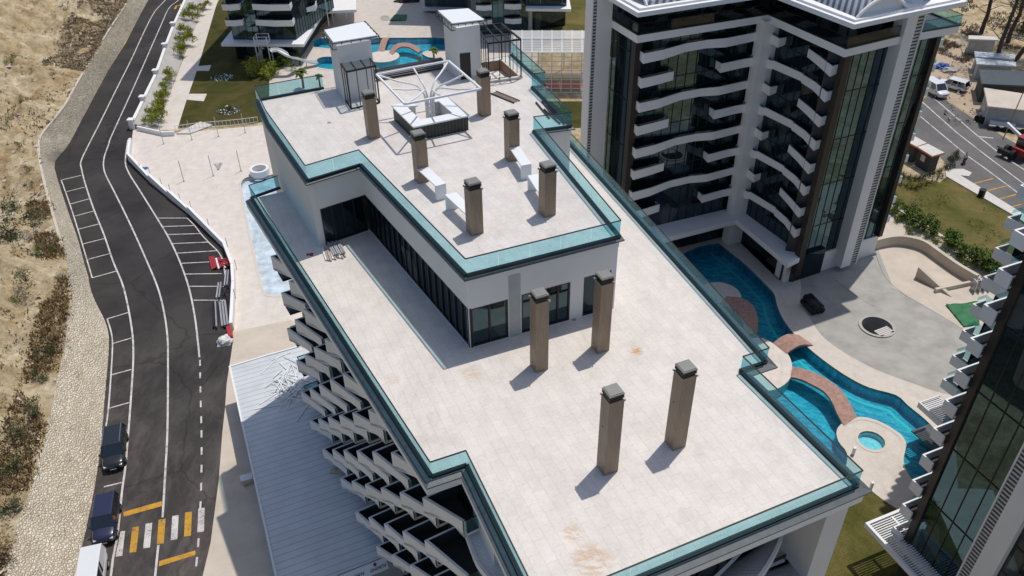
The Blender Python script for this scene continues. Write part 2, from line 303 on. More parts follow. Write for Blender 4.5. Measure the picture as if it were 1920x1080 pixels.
# ---------------------------------------------------------------- mesh helpers
def V3(p, z=None): return Vector((p[0], p[1], (p[2] if len(p) > 2 else 0.0) if z is None else z))
class MB:
    def __init__(s): s.v = []; s.f = []
    def add(s, vs, fs):
        o = len(s.v); s.v += [Vector(v) for v in vs]; s.f += [tuple(o+i for i in f) for f in fs]; return s
    def quad(s, *p): return s.add(p, [tuple(range(len(p)))])
    def prism(s, poly, z0, z1, cap=True, bottom=True):
        n = len(poly)
        a = sum(poly[i][0]*poly[(i+1) % n][1]-poly[(i+1) % n][0]*poly[i][1] for i in range(n))
        if a < 0: poly = poly[::-1]
        g = (lambda z, i: z[i] if isinstance(z, (list, tuple)) else z)
        vs = [(p[0], p[1], g(z0, i)) for i, p in enumerate(poly)]+[(p[0], p[1], g(z1, i)) for i, p in enumerate(poly)]
        fs = [(i, (i+1) % n, n+(i+1) % n, n+i) for i in range(n)]
        if bottom: fs.append(tuple(range(n))[::-1])
        if cap: fs.append(tuple(range(n, 2*n)))
        return s.add(vs, fs)
    def box(s, c, sx, sy, sz, az=0.0):  # c = centre of the base, az turns about z
        ca, sa = math.cos(az), math.sin(az)
        pts = [(c[0]+x*ca-y*sa, c[1]+x*sa+y*ca) for x, y in ((-sx/2, -sy/2), (sx/2, -sy/2), (sx/2, sy/2), (-sx/2, sy/2))]
        return s.prism(pts, c[2], c[2]+sz)
    def bar(s, p, q, w, h, up=(0, 0, 1)):
        p, q, up = Vector(p), Vector(q), Vector(up); d = (q-p).normalized()
        if abs(d.dot(up)) > .99: up = Vector((0, 1, 0))
        a = d.cross(up).normalized(); b = a.cross(d).normalized()
        vs = [e+a*x*w/2+b*y*h/2 for e in (p, q) for x, y in ((-1, -1), (1, -1), (1, 1), (-1, 1))]
        return s.add(vs, [(0, 1, 2, 3), (7, 6, 5, 4), (0, 4, 5, 1), (1, 5, 6, 2), (2, 6, 7, 3), (3, 7, 4, 0)])
    def tube(s, pts, r, n=8, r1=None):
        pts = [Vector(p) for p in pts]; rings = []
        for i, p in enumerate(pts):
            d = (pts[min(i+1, len(pts)-1)]-pts[max(i-1, 0)]).normalized()
            up = Vector((0, 0, 1)) if abs(d.z) < .95 else Vector((1, 0, 0))
            a = d.cross(up).normalized(); b = a.cross(d)
            rr = r if r1 is None else r+(r1-r)*i/(len(pts)-1)
            rings.append([p+a*rr*math.cos(2*math.pi*k/n)+b*rr*math.sin(2*math.pi*k/n) for k in range(n)])
        vs = [v for R in rings for v in R]; fs = []
        for i in range(len(pts)-1):
            for k in range(n): fs.append((i*n+k, i*n+(k+1) % n, (i+1)*n+(k+1) % n, (i+1)*n+k))
        fs += [tuple(range(n))[::-1], tuple(range((len(pts)-1)*n, len(pts)*n))]
        return s.add(vs, fs)
    def cyl(s, c, r, z0, z1, n=16): return s.prism([(c[0]+r*math.cos(2*math.pi*k/n), c[1]+r*math.sin(2*math.pi*k/n)) for k in range(n)], z0, z1)
    def ribbon(s, pts, w, z=None):  # flat strip along a polyline
        L = offset(pts, w/2); R = offset(pts, -w/2)
        for i in range(len(pts)-1):
            g = lambda p, k: V3(p, (pts[k][2] if z is None else z))
            s.quad(g(R[i], i), g(R[i+1], i+1), g(L[i+1], i+1), g(L[i], i))
        return s
    def strip(s, A, B):
        for i in range(len(A)-1): s.quad(A[i], A[i+1], B[i+1], B[i])
        return s
    def wallstrip(s, pts, w, z0, z1):  # solid wall along a polyline, thickness w centred on it
        L = offset(pts, w/2); R = offset(pts, -w/2); n = len(pts)
        g = (lambda z, i: z[i] if isinstance(z, (list, tuple)) else z)
        for i in range(n-1):
            a, b, c, d = R[i], R[i+1], L[i+1], L[i]
            lo = [V3(a, g(z0, i)), V3(b, g(z0, i+1)), V3(c, g(z0, i+1)), V3(d, g(z0, i))]
            hi = [V3(a, g(z1, i)), V3(b, g(z1, i+1)), V3(c, g(z1, i+1)), V3(d, g(z1, i))]
            fs = [(4, 5, 6, 7), (0, 1, 5, 4), (2, 3, 7, 6), (3, 2, 1, 0)]
            if i == 0: fs.append((3, 0, 4, 7))
            if i == n-2: fs.append((1, 2, 6, 5))
            s.add(lo+hi, fs)
        return s
    def build(s, name, mat, parent=None, smooth=False, bevel=0.0):
        me = bpy.data.meshes.new(name); off = wloc(parent) if parent else Vector()
        me.from_pydata([v-off for v in s.v], [], s.f); me.validate(); me.update()
        me.materials.append(MATS[mat] if isinstance(mat, str) else mat)
        if smooth:
            for p in me.polygons: p.use_smooth = True
        o = bpy.data.objects.new(name, me); COL.objects.link(o)
        if parent: setpar(o, parent)
        if bevel:
            b = o.modifiers.new('bevel', 'BEVEL'); b.width = bevel; b.segments = 2; b.limit_method = 'ANGLE'
        return o
def setpar(o, p):
    o.parent = p
def wloc(o):
    v = Vector(o.location)
    while o.parent: o = o.parent; v = v+Vector(o.location)
    return v
def offset(pts, d):
    n = len(pts); out = []
    for i in range(n):
        a = Vector(pts[max(i-1, 0)][:2]); b = Vector(pts[i][:2]); c = Vector(pts[min(i+1, n-1)][:2])
        d1 = (b-a).normalized() if i > 0 else (c-b).normalized(); d2 = (c-b).normalized() if i < n-1 else d1
        n1 = Vector((-d1.y, d1.x)); n2 = Vector((-d2.y, d2.x)); m_ = (n1+n2)
        m_ = m_.normalized() if m_.length > 1e-6 else n1
        k = d/max(.35, m_.dot(n1)); out.append((b.x+m_.x*k, b.y+m_.y*k))
    return out
def smooth_line(pts, n=6):
    pts = [Vector(p) for p in pts]; P = [pts[0]]+pts+[pts[-1]]; out = []
    for i in range(1, len(P)-2):
        a, b, c, d = P[i-1], P[i], P[i+1], P[i+2]
        for k in range(n):
            t = k/n; out.append(.5*((2*b)+(c-a)*t+(2*a-5*b+4*c-d)*t*t+(3*b-a-3*c+d)*t**3))
    out.append(pts[-1]); return out
def sheet(name, outer, z, mat, holes=(), parent=None, kind='structure'):
    bm = bmesh.new(); es = []
    for loop in [outer]+list(holes):
        vs = [bm.verts.new((p[0], p[1], z)) for p in loop]
        for i in range(len(vs)): es.append(bm.edges.new((vs[i], vs[(i+1) % len(vs)])))
    bmesh.ops.triangle_fill(bm, use_beauty=True, use_dissolve=False, edges=es)
    bmesh.ops.recalc_face_normals(bm, faces=bm.faces)
    for f in bm.faces:
        if f.normal.z < 0: f.normal_flip()
    me = bpy.data.meshes.new(name); bm.to_mesh(me); bm.free(); me.materials.append(MATS[mat])
    o = bpy.data.objects.new(name, me); COL.objects.link(o)
    if parent: o.data.transform(Matrix.Translation(-wloc(parent))); setpar(o, parent)
    elif kind: o['kind'] = kind
    return o
def tag(o, label, cat, group=None):
    o['label'] = label; o['category'] = cat
    if group: o['group'] = group
    return o
def thing(name, loc, label, cat, group=None):
    o = bpy.data.objects.new(name, None); COL.objects.link(o); o.location = loc; o.empty_display_size = .5
    o.matrix_world = Matrix.Translation(Vector(loc))
    return tag(o, label, cat, group)
def dup(root, loc, az=0.0, scale=1.0, label=None, group=None):
    def cp(o, par):
        c = o.copy(); COL.objects.link(c)
        if par: c.parent = par
        for ch in o.children: cp(ch, c)
        return c
    r = cp(root, None); r.location = loc; r.rotation_euler = (0, 0, az); r.scale = (scale,)*3
    if label: r['label'] = label
    if group: r['group'] = group
    return r
def st(o): o['kind'] = 'structure'; return o
def lerp(a, b, t): return a+(b-a)*t

# ---------------------------------------------------------------- ground outlines
POOL = smooth_line(ats([(1348, 455), (1400, 498), (1440, 538), (1452, 552), (1457, 572), (1468, 598), (1492, 630), (1515, 652), (1550, 680), (1590, 707), (1630, 727), (1680, 741),
        (1702, 760), (1735, 787), (1762, 815), (1790, 842), (1790, 885), (1765, 915), (1735, 918), (1714, 903), (1700, 884), (1694, 864), (1697, 846), (1699, 832), (1692, 818), (1680, 808), (1664, 798), (1640, 787),
        (1612, 782), (1584, 791), (1569, 806), (1572, 828), (1588, 850), (1583, 878), (1555, 878), (1490, 850), (1430, 790), (1370, 700), (1320, 600), (1285, 520), (1272, 485), (1300, 466), (1330, 457)]), 3)
def ring(c, r, n=28, ry=None, az=0):
    ry = ry or r
    return [Vector((c[0]+r*math.cos(2*math.pi*k/n)*math.cos(az)-ry*math.sin(2*math.pi*k/n)*math.sin(az), c[1]+r*math.cos(2*math.pi*k/n)*math.sin(az)+ry*math.sin(2*math.pi*k/n)*math.cos(az), 0)) for k in range(n)]
JC = at(1634, 826); JAC = ring(JC, 1.15)
FPOOL = smooth_line(ats([(588, 88), (598, 72), (700, 71), (765, 71), (836, 72), (842, 92), (806, 94), (792, 100), (802, 107), (815, 109), (828, 117), (780, 121), (712, 128), (650, 131), (602, 128), (593, 122), (592, 114), (604, 107), (632, 105), (628, 92)]), 3)
WC = at(1644, 613); WELL = ring(WC, 1.55, 24)
CPOOL = smooth_line(ats([(452, 345), (462, 333), (500, 330), (560, 330), (560, 480), (545, 545), (524, 553), (508, 553), (495, 545), (484, 500), (470, 440), (459, 390)]), 3)
HOLES = [POOL, FPOOL, WELL, CPOOL, JAC]

BIG = [(-700, -200), (700, -200), (700, 900), (-700, 900)]
sheet('ground', BIG, -.012, 'soil', HOLES)
# resort paving
deck = ats([(1240, 440), (1300, 380), (1640, 420), (1690, 470), (1760, 700), (1920, 760), (1880, 880), (1760, 960), (1700, 972), (1675, 953), (1635, 921), (1582, 942), (1530, 985), (1400, 1080), (1150, 1000), (900, 700), (1000, 500)])
sheet('deck', deck, 0.0, 'deck_tile', [POOL, WELL, JAC])
fdeck = ats([(500, 228), (505, 140), (545, 118), (560, 95), (600, 60), (640, 15), (650, -30), (830, -30), (850, 30), (990, 40), (1010, 110), (960, 180), (700, 190)])
sheet('pool_terrace', fdeck, 0.0, 'deck_tile', [FPOOL])
ldeck = ats([(247, 243), (308, 255), (330, 250), (480, 236), (520, 230), (640, 330), (640, 640), (545, 600), (437, 622), (436, 540), (437, 507), (422, 467), (355, 402), (282, 342), (243, 303), (247, 270)])
sheet('side_terrace', ldeck, .004, 'pale_deck', [CPOOL])
sheet('concrete_apron', ats([(437, 622), (545, 600), (640, 640), (640, 800), (800, 1200), (380, 1200), (378, 1080), (395, 1017), (410, 902), (417, 810), (425, 720), (436, 640)]), .004, 'concrete_warm')
plaza = smooth_line(ats([(1500, 562), (1522, 602), (1547, 635), (1590, 665), (1630, 687), (1665, 702), (1715, 720), (1752, 733), (1800, 745)]), 4)+ats([(1900, 740), (1850, 660), (1810, 620), (1740, 578), (1675, 540), (1640, 450), (1600, 450), (1500, 505), (1502, 540)])
sheet('concrete_plaza', plaza, .006, 'concrete_grey', [WELL])
sheet('ramp_floor', ats([(1675, 540), (1640, 450), (1700, 452), (1770, 490), (1850, 540), (1920, 600), (1920, 700), (1850, 660), (1810, 620), (1740, 578)]), .005, 'concrete_warm')
# lawns
LAWN_L = ats([(402, 18), (385, 74), (367, 132), (350, 185), (334, 240), (480, 231), (505, 226), (505, 140), (545, 110), (560, 92), (640, 10), (650, -20), (420, -20)])
sheet('garden_lawn', LAWN_L, .012, 'lawn')
sheet('garden_path', ats([(375, 22), (357, 70), (337, 130), (318, 178), (300, 225), (296, 244), (332, 244), (350, 187), (382, 190), (388, 176), (354, 176), (369, 133), (392, 133), (396, 122), (372, 124), (387, 73), (402, 22), (415, -20), (388, -20)]), .02, 'pale_deck')
sheet('lawn_right', ats([(1655, 372), (1680, 325), (1762, 342), (1774, 332), (1840, 370), (1912, 412), (2000, 470), (1980, 580), (1872, 510), (1780, 452), (1690, 395)]), .012, 'lawn_dry')
sheet('lawn_front', smooth_line(ats([(1635, 921), (1660, 940), (1690, 958), (1720, 970)]), 3)+ats([(1830, 1020), (1830, 1200), (1400, 1200), (1450, 1070), (1545, 962), (1580, 943), (1610, 934)]), .012, 'lawn_dry')
sheet('lawn_centre', ats([(1010, 190), (1100, 190), (1100, 240), (1010, 240)]), .012, 'lawn'); sheet('lawn_far', ats([(1000, 58), (1110, 58), (1110, -20), (1000, -20)]), .012, 'lawn_dry')
sheet('garden_walk', [(15.5, 36), (19, 40), (26, 33.5), (24.5, 30), (20, 33)], .02, 'pale_deck')
sheet('footpath_right', ats([(1640, 412), (1672, 402), (1700, 412), (1780, 466), (1870, 525), (1920, 560), (1920, 600), (1850, 545), (1770, 495), (1700, 455), (1650, 452)]), .016, 'concrete_warm')
# pool basins, water
def pool(outline, depth, floor='pool_tile', water=True, nm='pool', wz=-.14):
    b = MB(); n = len(outline)
    for i in range(n):
        a, c = outline[i], outline[(i+1) % n]; b.quad(V3(a, -depth), V3(c, -depth), V3(c, .002), V3(a, .002))
    st(b.build(nm+'_wall', floor)); sheet(nm+'_floor', outline, -depth, floor)
    if water: sheet(nm+'_water', outline, wz, 'water')
pool(POOL, 1.25); pool(FPOOL, 1.2, nm='far_pool'); pool(JAC, .6, 'spa_tile', nm='spa'); pool(CPOOL, .5, 'empty_pool', False, nm='unfilled_pool')
b = MB()
for o_, i0, i1 in ((POOL, 0, 48),): b.ribbon([V3(p) for p in offset(o_, -1.05)[i0:i1]], .32, -1.235)
st(b.build('pool_step_line', 'pool_band'))
# pool coping
def coping(outline, w=.38, z=.03, nm='pool_coping', closed=True):
    pts = list(outline)+([outline[0]] if closed else []); L = offset(pts, .02); R = offset(pts, w); R2 = offset(pts, -w); b = MB()
    ar = sum(pts[i][0]*pts[i+1][1]-pts[i+1][0]*pts[i][1] for i in range(len(pts)-1))
    R = R if ar < 0 else R2
    L = pts
    for i in range(len(pts)-1): b.quad(V3(L[i], z), V3(L[i+1], z), V3(R[i+1], z), V3(R[i], z)); b.quad(V3(L[i], z-.25), V3(L[i+1], z-.25), V3(L[i+1], z), V3(L[i], z))
    return st(b.build(nm, 'coping'))
coping(POOL); coping(FPOOL); coping(JAC, .3); coping(CPOOL, .35)
b = MB(); b.prism([(p.x, p.y) for p in smooth_line(ats([(1430, 634), (1452, 646), (1476, 663), (1485, 685), (1482, 709), (1462, 727), (1435, 733), (1400, 725), (1370, 690), (1390, 640), (1430, 634)]), 3)][:-1], -1.25, .04)
b.prism([(p.x, p.y) for p in ring(at(1350, 552), 2.3)], -1.25, .02)
b.prism([(p.x, p.y) for p in ring(at(719, 106), 2.9, 28)], -1.2, .05)
st(b.build('pool_island', 'pale_deck'))
# well
b = MB()
for i in range(24):
    a, c = WELL[i], WELL[(i+1) % 24]; b.quad(V3(a, -3), V3(c, -3), V3(c, .14), V3(a, .14))
well = tag(thing('light_well', WC, 'round concrete shaft opening sunk in the grey plaza', 'shaft'), 'round concrete shaft opening sunk in the grey plaza', 'shaft')
b.build('shaft_wall', 'concrete', well)
b = MB(); o2 = ring(WC, 1.85, 24)
for i in range(24): b.prism([WELL[i][:2], WELL[(i+1) % 24][:2], o2[(i+1) % 24][:2], o2[i][:2]], 0.004, .14)
b.build('rim', 'concrete', well); sheet('shaft_floor', WELL, -3, 'soffit', parent=well)
b = MB()
wd_ = (at(1672, 634)-WC).normalized(); wn = Vector((-wd_.y, wd_.x, 0))
for k in range(5): b.bar(WC+wd_*(.55+.22*k)-wn*.9+Vector((0, 0, .10)), WC+wd_*(.55+.22*k)+wn*.9+Vector((0, 0, .10)), .17, .08)
b.build('grating', 'kerb', well)

# ---------------------------------------------------------------- road
RL = [(300, -40), (280, 0), (262, 37), (240, 80), (207, 132), (165, 210), (132, 270), (107, 302), (106, 320), (114, 342), (132, 400), (150, 455), (170, 520), (175, 560), (197, 595), (207, 628), (205, 670), (200, 740), (195, 805), (192, 840), (180, 917), (167, 980), (155, 1035), (146, 1080), (125, 1200)]
RR = [(372, -40), (350, 5), (327, 57), (312, 97), (295, 147), (271, 197), (250, 240), (246, 270), (242, 302), (282, 342), (317, 371), (355, 402), (422, 467), (437, 507), (439, 540), (435, 622), (437, 640), (425, 720), (422, 765), (417, 810), (410, 902), (395, 1017), (380, 1080), (360, 1200)]
sheet('road', ats([(x-4, y) for x, y in RL]+RR[::-1]), .008, 'asphalt')
L1 = [(322, -20), (310, 0), (290, 22), (270, 60), (247, 110), (217, 170), (190, 225), (167, 270), (152, 302), (153, 317), (160, 345), (175, 390), (195, 440), (212, 490), (232, 540), (247, 615), (250, 670), (246, 740), (241, 807), (235, 877), (229, 920), (220, 1005), (212, 1047), (207, 1085), (190, 1180)]
L2 = [(350, -20), (335, 0), (317, 15), (302, 47), (280, 97), (250, 165), (225, 220), (207, 260), (204, 270), (195, 297), (196, 322), (212, 355), (232, 395), (252, 437), (272, 482), (295, 537), (307, 582), (314, 632), (315, 690), (314, 805), (310, 885), (305, 970)]
L3 = [(240, 262), (235, 302), (242, 325), (262, 357), (295, 410), (317, 447), (337, 490), (354, 539), (365, 592), (371, 640), (374, 670)]
b = MB()
for L in (L1, L2, L3): b.ribbon(smooth_line(ats(L), 4), .18, .014)
b.ribbon(ats([(297, 1022), (291, 1080), (280, 1180)]), .18, .014)
ds = [(375, 675), (376, 740), (378, 825), (377, 920), (372, 1017), (369, 1050), (366, 1080)]
D = smooth_line(ats(ds), 20)
acc = 0; 
i = 0
while i < len(D)-6:
    j = i
    ln = 0
    while j < len(D)-1 and ln < .8: ln += (D[j+1]-D[j]).length; j += 1
    b.ribbon([D[i], D[j]], .16, .014)
    ln = 0
    while j < len(D)-1 and ln < .95: ln += (D[j+1]-D[j]).length; j += 1
    i = j
for p, q in (((114, 338), (152, 329)), ((123, 360), (159, 351)), ((131, 383), (167, 373)), ((138, 406), (175, 396)), ((146, 430), (186, 420)), ((154, 458), (197, 447)), ((163, 487), (208, 475)), ((173, 521), (220, 508)),
             ((201, 598), (241, 586)), ((212, 644), (246, 634)), ((209, 703), (246, 693)), ((203, 766), (242, 755)), ((195, 913), (228, 905)),
             ((295, 409), (351, 409)), ((304, 425), (363, 423)), ((312, 440), (377, 438)), ((321, 457), (392, 454)), ((330, 475), (409, 470)), ((338, 494), (414, 490)), ((348, 514), (416, 513)), ((355, 537), (420, 537)), ((363, 563), (422, 563))):
    b.ribbon(ats([p, q]), .14, .018)
for L in ([(115, 338), (131, 383), (146, 430), (163, 487), (173, 521)], [(201, 598), (209, 625), (211, 650), (208, 705), (203, 770), (197, 810)], [(351, 409), (365, 423), (378, 440), (394, 457), (410, 473), (418, 490), (422, 515)]):
    b.ribbon(smooth_line(ats(L), 3), .14, .016)
for P in ([(905, 745), (938, 740), (917, 928), (866, 935)], [(1093, 688), (1142, 680), (1125, 865), (1073, 873)], [(1292, 630), (1340, 623), (1330, 803), (1280, 812)], [(1487, 575), (1535, 567), (1530, 745), (1480, 753)]):
    b.quad(*ats(q4(0, 810, 4, P), .02))
st(b.build('white_road_marking', 'road_white'))
b = MB()
for P in ([(992, 715), (1043, 708), (1022, 900), (970, 905)], [(1190, 657), (1242, 650), (1228, 835), (1177, 842)], [(1388, 603), (1440, 597), (1432, 777), (1380, 785)], [(925, 600), (1212, 518), (1214, 555), (928, 635)], [(1195, 968), (1465, 888), (1466, 922), (1190, 1008)]):
    b.quad(*ats(q4(0, 810, 4, P), .024))
b.ribbon(ats([(328, 17), (331, 11), (338, 9.5)]), .4, .024); b.quad(*ats([(337, 12.5), (342, 9), (337.5, 6.5)], .024))
st(b.build('yellow_road_marking', 'road_yellow'))
# road beyond the tower
sheet('road_right', ats([(1690, 235), (1718, 195), (1742, 178), (1770, 186), (1830, 225), (1880, 255), (1925, 280), (2100, 380), (2100, 520), (1910, 412), (1800, 342), (1782, 318), (1760, 290)]), .006, 'asphalt_grey')
b = MB()
for L in ([(1700, 197), (1717, 211), (1815, 293), (1850, 318), (1917, 368), (1990, 425)], [(1725, 188), (1737, 198), (1793, 248), (1856, 297), (1920, 345), (2000, 405)], [(1750, 184), (1758, 190), (1832, 254), (1881, 293), (1920, 318), (2000, 372)]): b.ribbon(ats(L), .2, .012)
b.ribbon(ats([(1834, 256), (1862, 259)]), .35, .014)
st(b.build('white_line_right', 'road_white'))
b = MB()
for p, q in (((1822, 345), (1862, 335)), ((1845, 359), (1886, 349)), ((1871, 374), (1911, 363)), ((1896, 388), (1915, 383))): b.ribbon(ats([p, q]), .2, .014)
st(b.build('yellow_line_right', 'road_yellow'))
b = MB(); b.prism([(p.x, p.y) for p in ats([(1774, 332), (1772, 322), (1790, 318), (1806, 318), (1822, 325), (1816, 332), (1800, 330), (1850, 360), (1918, 402), (2000, 452), (1995, 468), (1905, 408)])], -.1, .13)
st(b.build('pavement', 'kerb'))
b = MB(); b.prism([(p.x, p.y) for p in ats([(1665, 378), (1690, 394), (1870, 508), (1870, 513), (1690, 399), (1662, 382)])], -.1, .16); st(b.build('lawn_kerb', 'kerb'))
sheet('sand_yard', ats([(1690, 200), (1735, 120), (1760, 80), (1830, 75), (1850, 150), (1835, 215), (1860, 235), (1900, 262), (1890, 262), (1830, 222), (1770, 184), (1742, 178)]), .002, 'sand')

# ---------------------------------------------------------------- hillside
TOP = [(262, -60), (242, 0), (207, 55), (175, 110), (150, 150), (125, 195), (100, 228), (76, 262), (80, 318), (104, 410), (122, 475), (132, 540), (130, 590), (122, 640), (112, 690), (102, 740), (88, 805), (65, 885), (47, 950), (30, 992), (18, 1045), (2, 1120), (-30, 1260)]
BOT = [(300, -40), (278, 0), (258, 37), (230, 88), (203, 132), (162, 208), (129, 270), (104, 302), (104, 322), (129, 400), (148, 455), (172, 548), (194, 595), (204, 628), (203, 670), (197, 740), (192, 805), (189, 840), (177, 917), (164, 980), (152, 1035), (143, 1080), (122, 1200)]
def resample(P, n):
    P = [Vector(p) for p in P]; L = [0]
    for i in range(1, len(P)): L.append(L[-1]+(P[i]-P[i-1]).length)
    out = []
    for k in range(n):
        s_ = L[-1]*k/(n-1); i = 0
        while i < len(L)-2 and L[i+1] < s_: i += 1
        out.append(P[i].lerp(P[i+1], (s_-L[i])/max(1e-6, L[i+1]-L[i])))
    return out
NS = 330
topw = resample(smooth_line(ats(TOP, 4.0), 4), NS); botw = resample(smooth_line(ats(BOT, 0.0), 4), NS)
NV = 16; vs = []; fs = []
for i in range(NS):
    for j in range(NV):
        t = j/(NV-1); p = botw[i].lerp(topw[i], t)
        nz = mnoise.noise(p*1.3)*.10*min(1, 4*t*(1-t)+.2); vs.append(p+Vector((nz*.8, 0, nz)))
for i in range(NS-1):
    for j in range(NV-1): fs.append((i*NV+j, (i+1)*NV+j, (i+1)*NV+j+1, i*NV+j+1))
w = MB().add(vs, fs).build('stone_revetment', 'rubble', None, True); tag(w, 'sloping pale rubble retaining wall along the left edge of the road', 'retaining wall')
# hillside terrain rises behind the wall
NT_ = 90; vs = []; fs = []
def hill_h(i, t): return 4.0+t*t*10+t*7+1.2*math.sin(t*9+i*.02)*min(1, t*4)
def hill_pt(i, t):
    p = topw[i]; d = Vector((-1, .12, 0)).normalized(); q = p+d*(t*46)
    nz = mnoise.fractal(q*.13, 1.0, 2.0, 5)*2.4*min(1, t*7)-abs(mnoise.noise(Vector((q.x*.10, q.y*.22, 3.0))))*2.0*min(1, t*5)+mnoise.fractal(q*.75, .9, 2.1, 4)*.45*min(1, t*9)
    return Vector((q.x, q.y, hill_h(i, t)+nz))
for i in range(NS):
    for j in range(NT_): vs.append(hill_pt(i, (j/(NT_-1))**1.35))
for i in range(NS-1):
    for j in range(NT_-1): fs.append((i*NT_+j, (i+1)*NT_+j, (i+1)*NT_+j+1, i*NT_+j+1))
st(MB().add(vs, fs).build('hillside', 'soil', None, True))
for a, c in ((0, 92), (120, 230)):
    b = MB(); b.wallstrip([topw[i]+Vector((-.15, 0, 0)) for i in range(a, c, 3)], .32, 3.7, 4.12); b.build('wall_coping', 'concrete_warm', w)

# cracks and joints in the plaza concrete
b = MB()
for L in ([(1675, 541), (1742, 579), (1810, 621), (1850, 662)], [(1640, 470), (1660, 520), (1700, 556)], [(1560, 520), (1600, 552), (1640, 575)]): b.ribbon(smooth_line(ats(L), 5), .05, .010)
st(b.build('plaza_joint', 'slate'))

# ================================================================ main building
ZL, ZU, STO = 26.0, 30.9, 3.3
LB = ats([(471, 369), (809, 892), (875, 870), (1015, 1157), (1609, 908), (1388, 693), (1437, 677), (1074, 275)], ZL+.15)
LB = [V3(p, 0) for p in LB]
d_r = (LB[7]-LB[6]).normalized(); LB.append(LB[7]+d_r*9)
UB = [V3(p, 0) for p in ats([(482, 187), (503, 232), (577, 338), (676, 308), (874, 516), (1162, 443), (1000, 245), (1071, 236), (997, 163), (1022, 160), (958, 101), (830, 124), (705, 147), (607, 164)], ZU+.1)]
fdir = (LB[1]-LB[0]).normalized()                       # along the left facade, towards the viewer
fn = Vector((fdir.y, -fdir.x, 0))                        # its outward normal
far_x = at(531, 366, ZL)
B0 = (LB[1]-LB[0])
# lower roof footprint closes behind the penthouse
LROOF = LB+[UB[10]+Vector((0, -1.5, 0)), Vector((far_x.x, far_x.y, 0))+Vector((3, 2, 0))]
HB = thing('apartment_building', (0, 40, 0), 'large apartment block with stone tiled roof terraces and teal glass railings', 'building')
def P2(L): return [(p[0], p[1]) for p in L]
def inset(poly, d):  # closed polygon inset
    n = len(poly); out = []
    ar = sum(poly[i][0]*poly[(i+1) % n][1]-poly[(i+1) % n][0]*poly[i][1] for i in range(n)); s_ = 1 if ar > 0 else -1
    for i in range(n):
        a, b_, c = (Vector(poly[k % n][:2]) for k in (i-1, i, i+1)); d1 = (b_-a).normalized(); d2 = (c-b_).normalized()
        n1 = Vector((-d1.y, d1.x))*s_; n2 = Vector((-d2.y, d2.x))*s_; m_ = (n1+n2).normalized(); k = d/max(.3, m_.dot(n1)); out.append((b_.x+m_.x*k, b_.y+m_.y*k))
    return out
# roof slabs
b = MB(); b.prism(P2(LROOF), ZL-.55, ZL-.012); b.build('roof_slab', 'plaster', HB)
b = MB(); b.wallstrip([V3(p) for p in offset(LB[:5], -.38)], .14, ZL-.56, ZL-.08); b.build('roof_fascia', 'plaster_white', HB)
sheet('roof_terrace', inset(LROOF, .12), ZL, 'roof_tile', parent=HB, kind=None)
STAIR = ats([(921, 150), (940, 118), (968, 138), (972, 143)], ZU)
stair_hole = inset(ats([(917, 155), (977, 147), (941, 115), (896, 121)], ZU), .22)
b = MB(); b.prism(P2(UB), ZU-.6, ZU-.5, cap=False)
n_ = len(UB)
for i in range(n_): b.quad(V3(UB[i], ZU-.5), V3(UB[(i+1) % n_], ZU-.5), V3(UB[(i+1) % n_], ZU-.012), V3(UB[i], ZU-.012))
b.build('penthouse_roof_slab', 'plaster', HB)
sheet('penthouse_terrace', inset(UB, .1), ZU, 'upper_tile', [stair_hole], parent=HB, kind=None)
# stairwell seen through its glazed enclosure
b = MB(); n_ = len(stair_hole)
for i in range(n_): b.quad(V3(stair_hole[i], ZU-3.2), V3(stair_hole[(i+1) % n_], ZU-3.2), V3(stair_hole[(i+1) % n_], ZU+.2), V3(stair_hole[i], ZU+.2))
b.prism(stair_hole, ZU-3.4, ZU-3.2); b.build('stairwell', 'brown_wall', HB)

# parapets and glass railings: dark channel, panes, slim handrail
def railing(pts, z, parent, h=1.05, ch=.14, w=.2, mat='rail_glass', rail='black_metal', pane=1.9, step=.0):
    for i in range(len(pts)-1):
        a, c = V3(pts[i], z), V3(pts[i+1], z); d = (c-a); L = d.length; d.normalize()
        pr_ = MB(); pr_.bar(a+Vector((0, 0, ch/2)), c+Vector((0, 0, ch/2)), w, ch); o = pr_.build('glass_channel', 'black_metal', parent)
        g = MB(); n = max(1, round(L/pane))
        for k in range(n):
            s0, s1 = a+d*(L*k/n+.012), a+d*(L*(k+1)/n-.012); g.bar(s0+Vector((0, 0, (ch+h)/2)), s1+Vector((0, 0, (ch+h)/2)), .022, h-ch)
        g.build('glass_railing', mat, parent)
        r = MB(); r.bar(a+Vector((0, 0, h+.02)), c+Vector((0, 0, h+.02)), .06, .045); r.build('handrail', rail, parent)
# sloped slate coping outside the channel, then white fascia of the slab
def fascia(pts, z, parent, out=.28, closed=False):
    L = offset(pts, 0); R = offset(pts, out); b = MB()
    for i in range(len(pts)-1):
        a, c, d, e = V3(L[i], z+.06), V3(L[i+1], z+.06), V3(R[i+1], z-.06), V3(R[i], z-.06)
        b.quad(a, c, d, e); b.quad(e, d, V3(d, z-.13), V3(e, z-.13)); b.quad(V3(a, z-.13), V3(c, z-.13), V3(d, z-.13), V3(e, z-.13))
    return b.build('slate_coping', 'slate', parent)
low_rail = LB[:9]
railing(low_rail, ZL, HB)
fascia(low_rail, ZL, HB, -.47)
x0 = at(525, 350, ZL+.15); railing([LB[0], V3(x0, 0)], ZL, HB)
up_rail = UB[:11]
railing(up_rail, ZU, HB, h=1.1)
fascia(up_rail, ZU, HB, -.22)
railing([UB[0], UB[13]], ZU, HB, h=1.1); fascia([UB[13], UB[0]], ZU, HB, -.2)
b = MB(); b.wallstrip([UB[11], UB[12]+Vector((0, 0, 0))], .5, ZU, ZU+.75); b.build('roof_parapet', 'black_frame', HB)
b = MB()
